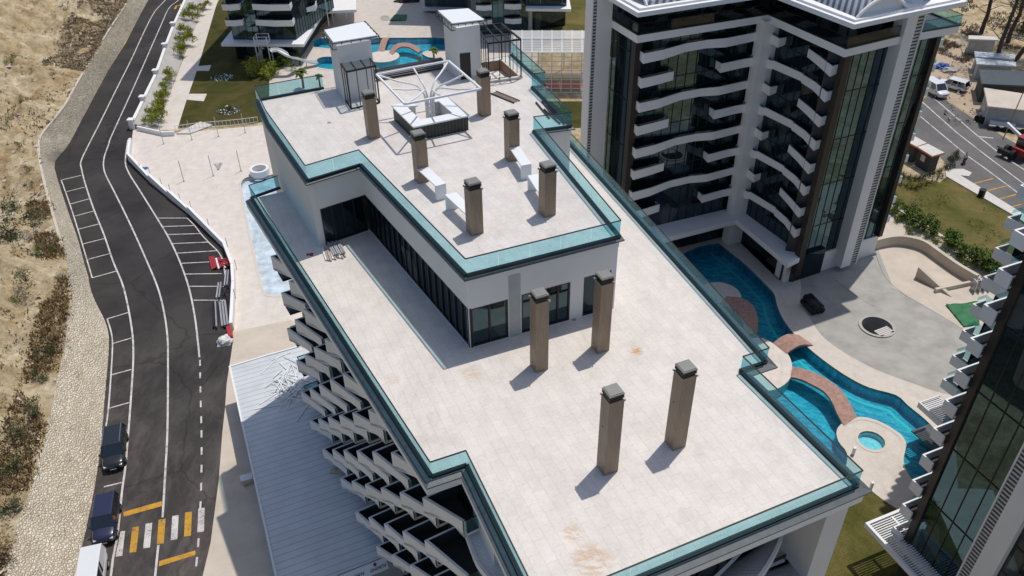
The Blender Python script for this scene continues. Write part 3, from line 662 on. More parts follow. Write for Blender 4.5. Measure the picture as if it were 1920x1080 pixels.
for k in range(4): b.bar(V3(UB[11], ZU+.2+.16*k)+Vector((.1, -.33, 0)), V3(UB[12], ZU+.2+.16*k)+Vector((.1, -.33, 0)), .07, .05)
b.build('parapet_pipe', 'steel', HB)

# penthouse walls, set just inside the coping line
PW = [V3(p) for p in inset(UB, .03)]
def wall_open(p0, p1, z0, z1, ops, th=.3):  # openings: (s0, s1, za, zb) in metres along the wall
    d = V3(p1, 0)-V3(p0, 0); L = d.length; d.normalize(); nrm = Vector((-d.y, d.x, 0))
    cuts = sorted(set([0, L]+[x for o in ops for x in o[:2]])); b = MB()
    for s0, s1 in zip(cuts, cuts[1:]):
        zs = [(o[2], o[3]) for o in ops if o[0] <= s0+1e-4 and o[1] >= s1-1e-4]; zz = z0
        for za, zb in sorted(zs)+[(z1, z1)]:
            if za > zz+1e-3:
                A, C = V3(p0, 0)+d*s0, V3(p0, 0)+d*s1; b.prism([A[:2], C[:2], (C+nrm*th)[:2], (A+nrm*th)[:2]], zz, za)
            zz = zb
    return b
def glazing(p0, p1, s0, s1, z0, z1, parent, nx, transoms=(), back=.10, fw=.095, mat='window_glass', door=False, skip=()):
    d = (V3(p1, 0)-V3(p0, 0)).normalized(); nrm = Vector((-d.y, d.x, 0)); a = V3(p0, 0)+d*s0+nrm*back; L = s1-s0
    g = MB(); g.quad(V3(a, z0), V3(a+d*L, z0), V3(a+d*L, z1), V3(a, z1)); win = g.build('window', mat, parent)
    f = MB()
    def P(s, z): return V3(a+d*s-nrm*.03, z)
    for z in (z0+fw/2, z1-fw/2): f.bar(P(0, z), P(L, z), .09, fw)
    for z in transoms: f.bar(P(fw, z), P(L-fw, z), .08, fw*.8)
    for k in range(nx+1):
        s = min(max(L*k/nx, fw/2), L-fw/2); f.bar(P(s, z0+fw), P(s, z1-fw), fw, .1, up=tuple(nrm))
    f.build('window_frame', 'black_frame', win)
    return win
# wall order: outline runs clockwise seen from above so the inside lies to the right; flip so that inside is on the left
def seg(i, j): return (PW[i], PW[j])
zt = ZU-.6
a_, c_ = seg(0, 1); wall_open(a_, c_, 0, zt, []).build('end_wall', 'plaster', HB)
a_, c_ = seg(1, 2); wall_open(a_, c_, 0, zt, []).build('side_wall', 'plaster', HB)
a_, c_ = seg(2, 3); L = (V3(c_)-V3(a_)).length
wall_open(a_, c_, 0, zt, [(.42, L, ZL+.02, ZL+2.75)]).build('return_wall', 'plaster', HB)
glazing(a_, c_, .42, L-.1, ZL+.02, ZL+2.75, HB, 4)
a_, c_ = seg(3, 4); L = (V3(c_)-V3(a_)).length
wall_open(a_, c_, ZL, zt, [(0, L, ZL+.02, ZL+2.75)]).build('long_wall', 'plaster', HB)
glazing(a_, c_, 0.05, L-.1, ZL+.02, ZL+2.75, HB, 17)
a_, c_ = seg(4, 5); L = (V3(c_)-V3(a_)).length
def sfront(px, py, z=ZL): 
    d = (V3(c_)-V3(a_)).normalized(); return (V3(at(px, py, z), 0)-V3(a_)).dot(d)
R_ = L
s1a, s1b = sfront(950, 627), .04; s2b, s2a = sfront(975, 621), sfront(1063, 595); s3b, s3a = sfront(1087, 588), L-.06
ops = [(s1b, s1a, ZL+.02, ZL+2.7), (s2b, s2a, ZL+.02, ZL+2.75), (s3b, s3a, ZL+.02, ZL+2.8)]
wall_open(a_, c_, ZL, zt, ops).build('front_wall', 'plaster', HB)
glazing(a_, c_, s1b+.1, s1a, ZL+.02, ZL+2.7, HB, 2, mat='teal_glass')
glazing(a_, c_, s2b, s2a, ZL+.02, ZL+2.75, HB, 4, transoms=(ZL+2.15,), mat='teal_glass')
glazing(a_, c_, s3b, s3a, ZL+.02, ZL+2.8, HB, 1)
dF = (V3(a_)-V3(c_)).normalized(); o_ = V3(c_)
b = MB(); q0 = V3(a_)+(V3(c_)-V3(a_)).normalized()*(s1a+.06); q1 = V3(a_)+(V3(c_)-V3(a_)).normalized()*(s2b-.06); nn = Vector((dF.y, -dF.x, 0))*.02
if nn.dot(Vector((0, -1, 0))) < 0: nn = -nn
b.quad(V3(q0+nn, ZL+.01), V3(q1+nn, ZL+.01), V3(q1+nn, zt-.05), V3(q0+nn, zt-.05)); b.build('concrete_pier', 'plaster_grey', HB)
b = MB(); b.box((V3(PW[4], ZL)+(V3(PW[3])-V3(PW[4])).normalized()*.12+(V3(PW[5])-V3(PW[4])).normalized()*.12), .22, .22, 2.75, rad(-113)); b.build('corner_post', 'black_frame', HB)
for i in range(5, 13):
    a_, c_ = seg(i, i+1); wall_open(a_, c_, ZL if i < 9 else 0, zt if i != 7 else zt, []).build('rear_wall', 'plaster', HB)
a_, c_ = PW[13], PW[0]; wall_open(a_, c_, 0, zt, []).build('rear_wall', 'plaster', HB)

# chimneys
CH = []
def make_chimney(px, py, z, h, proto=[None, None]):
    az = rad(90-66.7) if z < 30 else rad(90-63.5)
    ex = Vector((math.cos(az), math.sin(az), 0)); ey = Vector((-ex.y, ex.x, 0)); s_ = .735
    near = at(px, py, z); c = near+ey*s_/2+ex*s_/2 if True else near
    # the nearest lower corner lies at -ex,-ey... of the stack
    b = MB(); b.box((0, 0, 0), s_, s_, h); 
    o = b.build('chimney', 'chimney_clad'); setpar(o, HB); o.location = c-HB.location; o.rotation_euler = (0, 0, az)
    def sub(nm, mb, mat):
        k = mb.build(nm, mat); k.parent = o; return k
    m1 = MB(); m1.box((0, 0, h), s_*.84, s_*.84, .12); m1.box((0, 0, h+.12), s_*.98, s_*.98, .045); m1.box((0, 0, h+.165), s_*.84, s_*.84, .05); m1.box((0, 0, h+.215), s_*.98, s_*.98, .045); m1.box((0, 0, h+.26), s_*.84, s_*.84, .05)
    sub('chimney_cowl', m1, 'black_frame')
    m2 = MB(); m2.box((0, 0, h+.31), s_*.99, s_*.99, .07); m2.box((0, 0, h+.38), s_*.86, s_*.86, .03); sub('chimney_cap', m2, 'cap_metal')
    for sx, sy in ((-1, 1), (1, -1)):
        m3 = MB(); m3.box((sx*s_*.52, sy*s_*.52, h-.06), .07, .07, .10); sub('cap_bracket', m3, 'steel')
    for zz_ in (.45, h*.62): m4 = MB(); m4.bar((-s_/2-.02, .08, zz_), (-s_/2+.01, .08, zz_), .05, .05); sub('vent_pipe', m4, 'black_metal')
    CH.append((c, ex, ey, s_, h)); return o
for px, py in ((1132.5, 893), (1261, 846), (1004.5, 699.5), (1120, 664)): make_chimney(px, py, ZL, 4.62)
for px, py in ((884.5, 443.5), (1021, 409), (694, 262.5), (785, 345), (903.5, 219.5), (955.5, 304.5)): make_chimney(px, py, ZU, 2.85)

# stair towers
def stair_tower(fl, bl, fr, hgt, roofpx, door=None):
    FL, BLp, FR = at(*fl, ZU), at(*bl, ZU), at(*fr, ZU); BR = FR+(BLp-FL)
    b = MB(); b.prism(P2([FL, BLp, BR, FR]), ZU-.02 if False else ZU+.003, ZU+hgt); t = b.build('stair_tower', 'plaster', HB)
    R = ats(roofpx, ZU+hgt+.22)
    b = MB(); b.prism(P2(R), ZU+hgt+.003, ZU+hgt+.22); b.build('tower_roof', 'panel_white', t)
    f = MB(); RR_ = [V3(p) for p in offset([*P2(R), P2(R)[0]], .0)]
    R2 = [V3(p) for p in inset(R, -.14)]
    for i in range(4):
        for dz in (.16, -.28): f.bar(V3(R2[i], ZU+hgt+dz), V3(R2[(i+1) % 4], ZU+hgt+dz), .05, .05)
        n = 5
        for k in range(n):
            p = V3(R2[i]).lerp(V3(R2[(i+1) % 4]), k/n); f.bar(V3(p, ZU+hgt-.28), V3(p, ZU+hgt+.16), .04, .04)
            q = V3(R[i]).lerp(V3(R[(i+1) % 4]), k/n); f.bar(V3(p, ZU+hgt+.1), V3(q, ZU+hgt+.1), .03, .03)
    f.build('roof_edge_frame', 'black_frame', t)
    if door:
        p0, p1 = FL.lerp(FR, door[0]), FL.lerp(FR, door[1]); nrm = (FL-BLp).normalized()*.03
        g = MB(); g.quad(V3(p0+nrm, ZU+.02), V3(p1+nrm, ZU+.02), V3(p1+nrm, ZU+2.05), V3(p0+nrm, ZU+2.1)); g.build('door', 'black_frame', t)
    return t
stair_tower((646, 190), (630, 166), (707, 178), 4.15, [(608, 56), (682, 40), (706.5, 66), (625, 79)])
stair_tower((862, 150.5), (837, 131), (903, 143), 4.05, [(821, 19.5), (878, 15.5), (908, 36.5), (848, 43.5)], [.05, .52])
# lobby glazing with black frame before the left stair tower
def cage(base, h, nm, parent, nx=(3, 3), roof=True, roofbars=2, glass='rail_glass', solid=None):
    b = MB(); P = [V3(p, ZU+.04) for p in base]; T = [V3(p, ZU+h) for p in base]; n = len(P)
    for i in range(n):
        j = (i+1) % n; b.bar(P[i], T[i], .10, .10); b.bar(T[i]+Vector((0, 0, .06)), T[j]+Vector((0, 0, .06)), .10, .12); b.bar(P[i], P[j], .1, .08)
        for k in range(1, nx[i % 2]):
            t_ = k/nx[i % 2]; b.bar(P[i].lerp(P[j], t_), T[i].lerp(T[j], t_), .05, .05)
    if roof:
        for k in range(1, roofbars+1):
            t_ = k/(roofbars+1); b.bar(T[0].lerp(T[1], t_)+Vector((0, 0, .07)), T[3].lerp(T[2], t_)+Vector((0, 0, .07)), .08, .1)
    return b
cb = ats([(659, 205), (712, 193), (697, 172), (644, 182)], ZU)
porch = thing('glazed_porch', cb[0], 'black framed glass porch with sloping glass roof against the left stair tower', 'porch')
cage(cb, 2.75, 'frame', porch).build('frame', 'black_metal', porch)
b = MB(); T = [V3(p, ZU+2.86) for p in cb]; b.quad(*T); b.build('roof_glass', 'smoke_glass', porch)
b = MB(); b.quad(V3(cb[2].lerp(cb[1], .12), ZU+.05), V3(cb[3].lerp(cb[0], .12), ZU+.05), V3(cb[3].lerp(cb[0], .12), ZU+2.1), V3(cb[2].lerp(cb[1], .12), ZU+2.1)); b.build('inner_door', 'galvanised', porch)
cb2 = ats([(917, 155), (977, 147), (941, 115), (896, 121)], ZU)
pg = thing('glazed_stair_enclosure', cb2[0], 'tall black framed glazed enclosure over the open stairwell beside the right stair tower', 'enclosure')
cage(cb2, 3.0, 'frame', pg, nx=(3, 5), roofbars=2).build('frame', 'black_metal', pg)
b = MB()
for i in range(4): b.bar(V3(cb2[i], ZU+.1), V3(cb2[(i+1) % 4], ZU+.1), .26, .16)
b.build('stair_kerb', 'kerb', pg)
b = MB(); 
for k in range(1, 3): b.bar(V3(cb2[1].lerp(cb2[2], k/3), ZU+3.08), V3(cb2[0].lerp(cb2[3], k/3), ZU+3.08), .05, .06)
b.build('roof_bar', 'black_metal', pg)

# bar counter with slatted cladding, steel shade frame above
BC = ats([(779, 265), (878.7, 243.6), (843, 208), (739, 225)], ZU)
BCn = [BC[0], BC[1], BC[1]+(BC[3]-BC[0]), BC[3]]
bar = thing('bar_counter', BC[0], 'square rooftop bar counter with white top and dark slatted sides', 'bar')
inn = [V3(p) for p in inset(BCn, .62)]
b = MB()
for i in (0, 1, 3): 
    j = (i+1) % 4; b.prism(P2([BCn[i], BCn[j], inn[j], inn[i]]), ZU+.003, ZU+1.0)
b.build('counter_base', 'slat_clad', bar)
ot = [V3(p) for p in inset(BCn, -.09)]; it = [V3(p) for p in inset(BCn, .78)]; b = MB()
for i in (0, 1, 3):
    j = (i+1) % 4; b.prism(P2([ot[i].lerp(ot[j], .004), ot[j].lerp(ot[i], .004), it[j], it[i]]), ZU+1.002, ZU+1.10)
b.prism(P2([ot[2], ot[2].lerp(ot[3], .30), it[2].lerp(it[3], .30), it[2]]), ZU+1.002, ZU+1.10); b.prism(P2([ot[3].lerp(ot[2], .32), ot[3], it[3], it[3].lerp(it[2], .32)]), ZU+1.002, ZU+1.10)
b.build('counter_top', 'panel_white', bar)
b = MB()
for i in (0, 1, 3):
    j = (i+1) % 4; A_, C_ = inn[i].lerp(inn[j], .0), inn[j]; k_ = [V3(p) for p in inset(BCn, .66)]
    b.quad(V3(k_[i], ZU+.01), V3(k_[j], ZU+.01), V3(k_[j], ZU+1.0), V3(k_[i], ZU+1.0))
b.prism(P2([BCn[2], BCn[2].lerp(BCn[3], .28), inn[2].lerp(inn[3], .28), inn[2]]), ZU+.003, ZU+1.0); b.prism(P2([BCn[3].lerp(BCn[2], .30), BCn[3], inn[3], inn[3].lerp(inn[2], .30)]), ZU+.003, ZU+1.0)
b.build('inner_lining', 'plaster', bar)
FH = 3.15
FR_ = ats([(759, 195), (902, 166.5), (841, 114.5), (706, 140)], ZU+FH)
ctr = at(808, 223, ZU); fcx = sum(FR_, Vector())/4
um = thing('shade_frame', ctr, 'white tubular steel umbrella frame with curved arms rising from the bar', 'shade frame')
b = MB()
for i in range(4): b.bar(FR_[i], FR_[(i+1) % 4], .12, .13)
b.build('top_frame', 'white_paint_metal', um)
tg = []
for i in range(4): tg += [FR_[i], FR_[i].lerp(FR_[(i+1) % 4], .5)]
for k, tp in enumerate(tg):
    dv = V3(tp-ctr, 0); u_ = dv.normalized(); L = dv.length; base = V3(ctr, ZU+.003)+u_*.28
    z2 = FH-.2
    pts = [base, base+Vector((0, 0, FH*.30)), base+Vector((0, 0, FH*.48))+u_*.02, base+Vector((0, 0, FH*.62))+u_*.12, base+Vector((0, 0, FH*.73))+u_*.38, base+Vector((0, 0, FH*.80))+u_*.75, base+Vector((0, 0, FH*.86))+u_*(L*.5), tp]
    b = MB(); b.tube(smooth_line(pts, 4), .065, 8); b.build('curved_arm', 'white_paint_metal', um, True)
b = MB()
for zz_ in (.75, .95): b.tube([V3(p, ZU+zz_) for p in ring(ctr, .30, 12)]+[V3(ring(ctr, .30, 12)[0], ZU+zz_)], .03, 6)
b.build('tie_ring', 'white_paint_metal', um)

# white counters standing against the chimneys
def table(quad_px, h, legpx_end, label):
    Q = [V3(p) for p in ats(quad_px, ZU+h)]
    t = thing('roof_counter', V3(Q[0], ZU), label, 'counter', 'white counters built against the roof chimneys')
    b = MB(); b.prism(P2(Q), ZU+h-.07, ZU+h); b.build('counter_top', 'panel_white', t, bevel=.008)
    i, j = legpx_end; A_, C_ = Q[i], Q[j]; o1, o2 = Q[(i-1) % 4] if (i-1) % 4 != j else Q[(i+1) % 4], Q[(j+1) % 4] if (j+1) % 4 != i else Q[(j-1) % 4]
    A2 = A_.lerp(o1, .06); C2 = C_.lerp(o2, .06)
    b = MB(); b.prism(P2([A_, C_, C2, A2]), ZU+.003, ZU+h-.072); b.build('leg_panel', 'panel_white', t)
table([(782.5, 317), (802, 312), (836, 343.5), (817, 349)], 1.02, (2, 3), 'white counter between the third and fourth chimneys counted along the left railing, open end far')
table([(834, 365), (855, 360), (893, 396), (874, 402)], 1.02, (0, 1), 'white counter tucked behind the front left chimney of the upper roof')
table([(955, 276.5), (974, 274), (996.5, 307), (977.5, 310.5)], 1.02, (2, 3), 'white counter running forward from the chimney in the right middle of the upper roof')
table([(989, 329), (1009, 325.5), (1034, 363), (1014, 368)], 1.02, (0, 1), 'white counter tucked behind the front right chimney of the upper roof')

# ---------------- left facade with wedge balconies
FO = LB[0]-fn*0.0
def fac(s_, n_, z=0.0): return V3(FO+fdir*s_+fn*n_, z)
FLEN = B0.length
b = MB(); zb = 3.2
fw_pts = [fac(.4, -1.9), fac(FLEN+.2, -1.9)]
b.quad(fac(.3, -1.9, 0), fac(FLEN, -1.9, 0), fac(FLEN, -1.9, ZL-.56), fac(.3, -1.9, ZL-.56)); b.quad(fac(.3, -1.9, 0), fac(.3, -6.0, 0), fac(.3, -6.0, ZL-.56), fac(.3, -1.9, ZL-.56))
b.build('facade_glazing', 'window_glass', HB)
b = MB()
for i in range(8):
    z = ZL-.56-STO*i
    b.bar(fac(.3, -1.86, z-.12), fac(FLEN, -1.86, z-.12), .12, .3)
for k in range(31): b.bar(fac(.5+k*.98, -1.86, 0), fac(.5+k*.98, -1.86, ZL-.57), .06, .08)
b.build('facade_mullion', 'black_frame', HB)
cols = [-.1]+[3.3+3.58*k for k in range(8)]
bal = 0
def wedge(s0, W, z, d0, d1, deep):
    # far-end depth d0, near-end depth d1; the front folds along a diagonal
    zt_, zf = z+1.02, z
    A, Bq = fac(s0, d0), fac(s0+W, d1); wA, wB = fac(s0, -1.88), fac(s0+W, -1.88)
    M = fac(s0+W*.52, d0+(d1-d0)*.52-.42)
    b = MB(); th = .16
    front_t = [V3(A, zt_), V3(Bq, zt_)]
    b.quad(V3(A, zf-.2), V3(M, zf-.34), V3(A, zt_)); b.quad(V3(A, zt_), V3(M, zf-.34), V3(Bq, zt_)); b.quad(V3(M, zf-.34), V3(Bq, zf-.2), V3(Bq, zt_))
    ins = (wA-A).normalized()*th
    b.quad(V3(A, zt_), V3(Bq, zt_), V3(Bq+ins, zt_), V3(A+ins, zt_)); b.quad(V3(Bq+ins, zt_), V3(A+ins, zt_), V3(A+ins, z), V3(Bq+ins, z))
    # far cheek: deep shade on it is put into the dark colour, white cap on top
    e = (Bq-A).normalized()*th
    ck = MB(); e2 = e*.55; ck.prism(P2([A+ins, wA, wA+e2, A+ins+e2]), z, zt_-.05); b.prism(P2([A+ins, wA, wA+e2, A+ins+e2]), zt_-.048, zt_); b.quad(V3(A, zf-.2), V3(A, zt_), V3(A+ins, zt_), V3(A+ins, zf-.2)); b.quad(V3(Bq, zf-.2), V3(Bq, zt_), V3(Bq+ins, zt_), V3(Bq+ins, zf-.2))
    b.prism(P2([A, M, Bq, wB, wA]), zf-.2, zf)
    o = b.build('balcony', 'plaster_white', HB); ck.build('shaded_cheek', 'dark_wall', o)
    g = MB(); g.bar(V3(Bq+ins*.5, z+.55), V3(wB, z+.55), .03, .9); k = g.build('glass_panel', 'rail_glass', o)
    r = MB(); r.bar(V3(Bq+ins*.5, z+1.04), V3(wB, z+1.04), .05, .05); r.bar(V3(Bq, z+.05), V3(Bq, z+1.05), .05, .05); k2 = r.build('handrail', 'black_frame', o)
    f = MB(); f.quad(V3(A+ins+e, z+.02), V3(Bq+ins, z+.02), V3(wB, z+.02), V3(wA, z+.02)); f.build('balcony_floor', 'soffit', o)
for ci, s0 in enumerate(cols):
    for r in range(8):
        z = ZL-1.02-3.0+.02-STO*r+ (0)
        if z < 3.3: continue
        if s0 > FLEN-1.2: continue
        if ci == 0:
            continue
        W = 3.05 if (ci+r) % 2 else 2.35
        if ci == 7: W = min(W, 2.4)
        wedge(s0, W, z, .18 if (ci+r) % 2 else .02, -.75 if (ci+r) % 2 else -1.05, True)
# glass ends of the gable balconies
for r in range(7):
    z = ZL-4.0-STO*r
    g = MB(); g.bar(fac(-.9, -.9, z+.55), fac(.3, -.9, z+.55), .03, 1.0); g.bar(fac(-.9, -.9, z+.55), fac(-.9, -3.2, z+.55), .03, 1.0); o = g.build('gable_balcony_glass', 'rail_glass', HB)
    g = MB(); g.bar(fac(-.9, -.9, z+1.07), fac(.3, -.9, z+1.07), .06, .06); g.bar(fac(-.9, -.9, z+1.07), fac(-.9, -3.2, z+1.07), .06, .06); g.prism(P2([fac(-.95, -.85), fac(.3, -.85), fac(.3, -3.2), fac(-.95, -3.2)]), z-.2, z); g.build('gable_balcony', 'black_frame', HB)

# ---------------- re-entrant bay and front of the block
Q2, Q3, Q4 = LB[2], LB[3], LB[4]
d23 = (Q3-Q2).normalized(); n23 = Vector((d23.y, -d23.x, 0)); d34 = (Q4-Q3).normalized(); n34 = Vector((d34.y, -d34.x, 0))
b = MB()
def wl(p, q, z0, z1): b.quad(V3(p, z0), V3(q, z0), V3(q, z1), V3(p, z1))
i1 = fac(FLEN, -1.9); i2 = Q2-n23*1.6-d23*.2; i3 = Q3-n23*1.6-n34*2.6; i4 = Q4-n34*2.6-(d34)*1.2
wl(i1, i2, 0, ZL-.56); wl(i2, i3, 0, ZL-.56); wl(i3, i4, 0, ZL-.56); wl(i4, Q4+(LB[5]-LB[4]).normalized()*9-d34*1.2, 0, ZL-.56)
b.build('front_glazing', 'window_glass', HB)
b = MB(); 
for (p, q, o_) in ((i2, i3, n23), (i3, i4, n34)):
    L = (q-p).length; d = (q-p).normalized()
    for k in range(int(L/1.2)+1): b.bar(V3(p+d*k*1.2+o_*.05, 0), V3(p+d*k*1.2+o_*.05, ZL-.57), .06, .08)
    for r in range(8): b.bar(V3(p+o_*.05, ZL-.7-STO*r), V3(q+o_*.05, ZL-.7-STO*r), .12, .3)
b.build('front_mullion', 'black_frame', HB)
# white portal frame under the front edge
b = MB()
e1 = Q3+d34*.5-n34*.05; e2 = Q4-d34*.9-n34*.05
b.prism(P2([Q4-d34*.05-n34*.03, Q4-d34*1.35-n34*.03, Q4-d34*1.35-n34*2.4, Q4-d34*.05-n34*2.4]), 0, ZL-.56)
b.prism(P2([Q3+d34*.05-n34*.03, Q3+d34*.8-n34*.03, Q3+d34*.8-n34*.9, Q3+d34*.05-n34*.9]), 0, ZL-.56)
b.build('portal_column', 'plaster', HB)
# side bay: balconies stepping back between the portal and the wedge facade
for r in range(7):
    z = ZL-4.2-STO*r
    b = MB(); A, C = Q2-n23*.3-d23*1.0, Q2+d23*2.6-n23*.3
    b.wallstrip([A, C, C-n23*1.3], .16, z-.2, z+1.0); b.prism(P2([A, C, C-n23*1.3, A-n23*1.3]), z-.2, z); b.build('bay_balcony', 'plaster', HB)
# curved white slatted sunshades of the front bay
def sunshade(c0, c1, c2, z, wdt, nsl, nm='sunshade'):
    arc = [c0.lerp(c1, t).lerp(c1.lerp(c2, t), t) for t in [k/16 for k in range(17)]]; o = offset(arc, wdt)
    b = MB(); b.wallstrip(arc, .16, z-.3, z+.12); s = b.build(nm, 'white_paint_metal', HB)
    b = MB(); b.wallstrip(o, .14, z-.3, z+.12); k = b.build('inner_beam', 'white_paint_metal', s)
    sl = MB(); A = resample([V3(p) for p in arc], nsl); Bq = resample([V3(p) for p in o], nsl)
    for p, q in zip(A, Bq): sl.bar(V3(p, z), V3(q, z), .11, .2)
    k = sl.build('slat', 'white_paint_metal', s)
f0 = lambda u, v, : Q3+d34*u-n34*v
def sunshade2(outer, inner, z, nsl, nm='sunshade'):
    A, Bq = smooth_line(ats(outer, z), 6), smooth_line(ats(inner, z), 6); b = MB(); b.wallstrip(A, .16, z-.35, z+.1); s = b.build(nm, 'white_paint_metal', HB)
    b = MB(); b.wallstrip(Bq, .14, z-.35, z+.1); b.build('inner_beam', 'white_paint_metal', s); sl = MB()
    for p, q in zip(resample(A, nsl), resample(Bq, nsl)): sl.bar(V3(p, z-.02), V3(q, z-.02), .12, .1)
    sl.build('slat', 'white_paint_metal', s)
sunshade2([(1470, 985), (1462, 1015), (1440, 1058), (1405, 1105), (1350, 1160)], [(1415, 1008), (1392, 1033), (1362, 1064), (1322, 1100), (1270, 1140)], ZL-3.0, 60)
sunshade2([(1503, 1040), (1516, 1052), (1520, 1072), (1505, 1098), (1470, 1130)], [(1470, 1052), (1440, 1064), (1410, 1078), (1380, 1096), (1350, 1125)], ZL-6.5, 36)
sunshade2([(872, 993), (884, 1026), (898, 1058), (925, 1090), (965, 1125)], [(908, 986), (925, 1020), (943, 1052), (965, 1085), (995, 1110)], ZL-4.4, 36)
b = MB()
for r in range(7):
    z = ZL-4.0-STO*r; b.prism(P2([f0(1.0, 1.5), f0(14.6, 1.5), f0(14.6, 2.5), f0(1.0, 2.5)]), z-.25, z)
b.build('front_floor_slab', 'plaster', HB)
for r in range(3):
    z = ZL-4.0-STO*r; g = MB(); g.bar(V3(f0(1.0, 1.55), z+.55), V3(f0(14.6, 1.55), z+.55), .03, 1.0); g.build('front_glass', 'smoke_glass', HB)
    g = MB(); g.bar(V3(f0(1.0, 1.55), z+1.07), V3(f0(14.6, 1.55), z+1.07), .05, .05); g.build('front_handrail', 'black_frame', HB)

# ================================================================ neighbouring towers
class Face:  # a facade line seen from outside: p0 left end, p1 right end, n outward
    def __init__(s, p0, p1):
        s.p0 = V3(p0, 0); d = V3(p1, 0)-s.p0; s.L = d.length; s.d = d.normalized(); s.n = Vector((s.d.y, -s.d.x, 0))
    def p(s, u, o=0.0, z=0.0): return V3(s.p0+s.d*u+s.n*o, z)
def glass_face(F, u0, u1, z0, z1, parent, pitch=1.15, rows=None, mat='tower_glass', name='curtain_wall', off=.06):
    b = MB(); b.quad(F.p(u0, off, z0), F.p(u1, off, z0), F.p(u1, off, z1), F.p(u0, off, z1)); o = b.build(name, mat, parent)
    f = MB(); n = max(1, round((u1-u0)/pitch))
    for k in range(n+1): f.bar(F.p(u0+(u1-u0)*k/n, off+.02, z0), F.p(u0+(u1-u0)*k/n, off+.02, z1), .05, .08, up=tuple(F.n))
    for z in (rows or []): f.bar(F.p(u0, off+.015, z), F.p(u1, off+.015, z), .08, .07)
    f.build('mullion', 'black_frame', o); return o
def band(F, prof, z, parent, h=.72, drop=.2, wall=0.0, glass=True, th=.15):
    # prof: list of (u, outward offset); solid parapet with a floor behind
    pts = [F.p(u, o) for u, o in prof]; b = MB(); full = [F.p(prof[0][0], .05)]+pts+[F.p(prof[-1][0], .05)]
    n = len(full); zt = [z+h]*n; zb = [z-.04-drop*max(.1, ((full[i]-F.p0).dot(F.n)))*1.1 for i in range(n)]
    b.wallstrip(full, th, zb, zt); o = b.build('balcony', 'plaster_white', parent)
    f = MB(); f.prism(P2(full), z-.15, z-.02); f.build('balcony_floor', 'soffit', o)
    if glass:
        g = MB(); 
        for i in range(n-1): g.bar(V3(full[i], z+h+.12), V3(full[i+1], z+h+.12), .02, .24)
        g.build('glass_rail', 'smoke_glass', o)
    return o
ZT = 27.6; SF = 2.62
tA0, tI, tB, tE, tR, tA00 = [V3(at(x, y, ZT), 0) for x, y in ((1195, 67), (1440, 28), (1586, 93), (1690, 68), (1800, 48), (1140, 33))]
TW = thing('apartment_tower', (30, 85, 0), 'tall dark glass apartment tower with wavy white balconies behind the pool', 'building')
FA, FB = Face(tA0+(tI-tA0).normalized()*.6, tI), Face(tI, tB)
ins = 1.2
nA, nB = FA.n, FB.n
FA = Face(tA0-nA*ins+(tA0-tI).normalized()*-.9, tI-nA*ins); FB = Face(tI-nB*ins, tB-nB*ins-(FB.d)*.9)
FE = Face(tB-(FB.d)*1.0, tB-(FB.d)*1.0+(tR-tB))           # right front, runs past the second fin
FL = Face(tA0+FA.d*1.0-(tA0-tA00).normalized()*0+(tA00-tA0)*2.2, tA0+FA.d*1.0)  # left return
corner = FA.p(FA.L); back = Vector((FA.d.y*-1, FA.d.x, 0))
inn = FB.n*0
def isect(Fa, Fb):
    w_ = Fb.p0-Fa.p0; den = Fa.d.x*Fb.d.y-Fa.d.y*Fb.d.x; return V3(Fa.p0+Fa.d*((w_.x*Fb.d.y-w_.y*Fb.d.x)/den), 0)
IX = isect(FA, FB); FB = Face(IX, FB.p(FB.L)); FA = Face(FA.p(0), IX)
SDV = Vector((math.sin(rad(9)), math.cos(rad(9)), 0)); FL = Face(FA.p(0)+(tA00-tA0)*1.45, FA.p(0))
core = [FA.p(0), IX, FB.p(FB.L), FE.p(0, -1.0), FE.p(FE.L*.93, -1.0), FE.p(FE.L*.93, -1.0)+back*14, FL.p(0)+SDV*16, FL.p(0)]
b = MB(); b.prism(P2(core), 0, ZT-.3); b.build('tower_body', 'dark_wall', TW)
rows9 = [ZT-SF*k for k in range(1, 10)]
glass_face(FA, .2, FA.L-.3, 3.8, ZT-.5, TW, 1.1, [r-.2 for r in rows9]); glass_face(FB, .3, FB.L-.1, 3.8, ZT-.5, TW, 1.1, [r-.2 for r in rows9])
for k in range(1, 9):
    z = ZT-SF*k+.02; L = FA.L; M = FB.L
    w1 = [(0, 1.25), (.15*L, 1.1), (.34*L, .5), (.50*L, .48), (.64*L, .85), (.90*L, .6)]
    w2 = [(.05*M, .75), (.20*M, .8), (.22*M, .5), (.58*M, .2), (.60*M, .38), (.78*M, .6), (.99*M, 1.3)]
    if k % 2: band(FA, w1, z, TW); band(FB, w2[:2]+[(.27*M, .9)], z, TW); band(FB, [(.60*M, .25), (.78*M, .7), (.99*M, 1.35)], z, TW)
    else: band(FB, w2, z, TW); band(FA, [(0, 1.2), (.12*L, 1.05), (.25*L, .8)], z, TW); band(FA, [(.62*L, 1.0), (.8*L, .8), (.90*L, .85)], z, TW)
# dividing screens, corner posts, inner pilaster
b = MB(); b.box(V3(tI, 0)-nA*.2-nB*.2+FB.d*.25, 1.9, 1.3, ZT-.4, math.atan2(FA.d.y, FA.d.x)); b.build('white_pilaster', 'plaster_white', TW)
for P_, nm in ((FA.p(-.25, .2), 'corner_post'), (FB.p(FB.L+.35, .35), 'corner_post')):
    b = MB(); b.box(V3(P_, 1.4), .75, .75, ZT-1.8, math.atan2(FA.d.y, FA.d.x)); b.build(nm, 'brown_metal', TW)
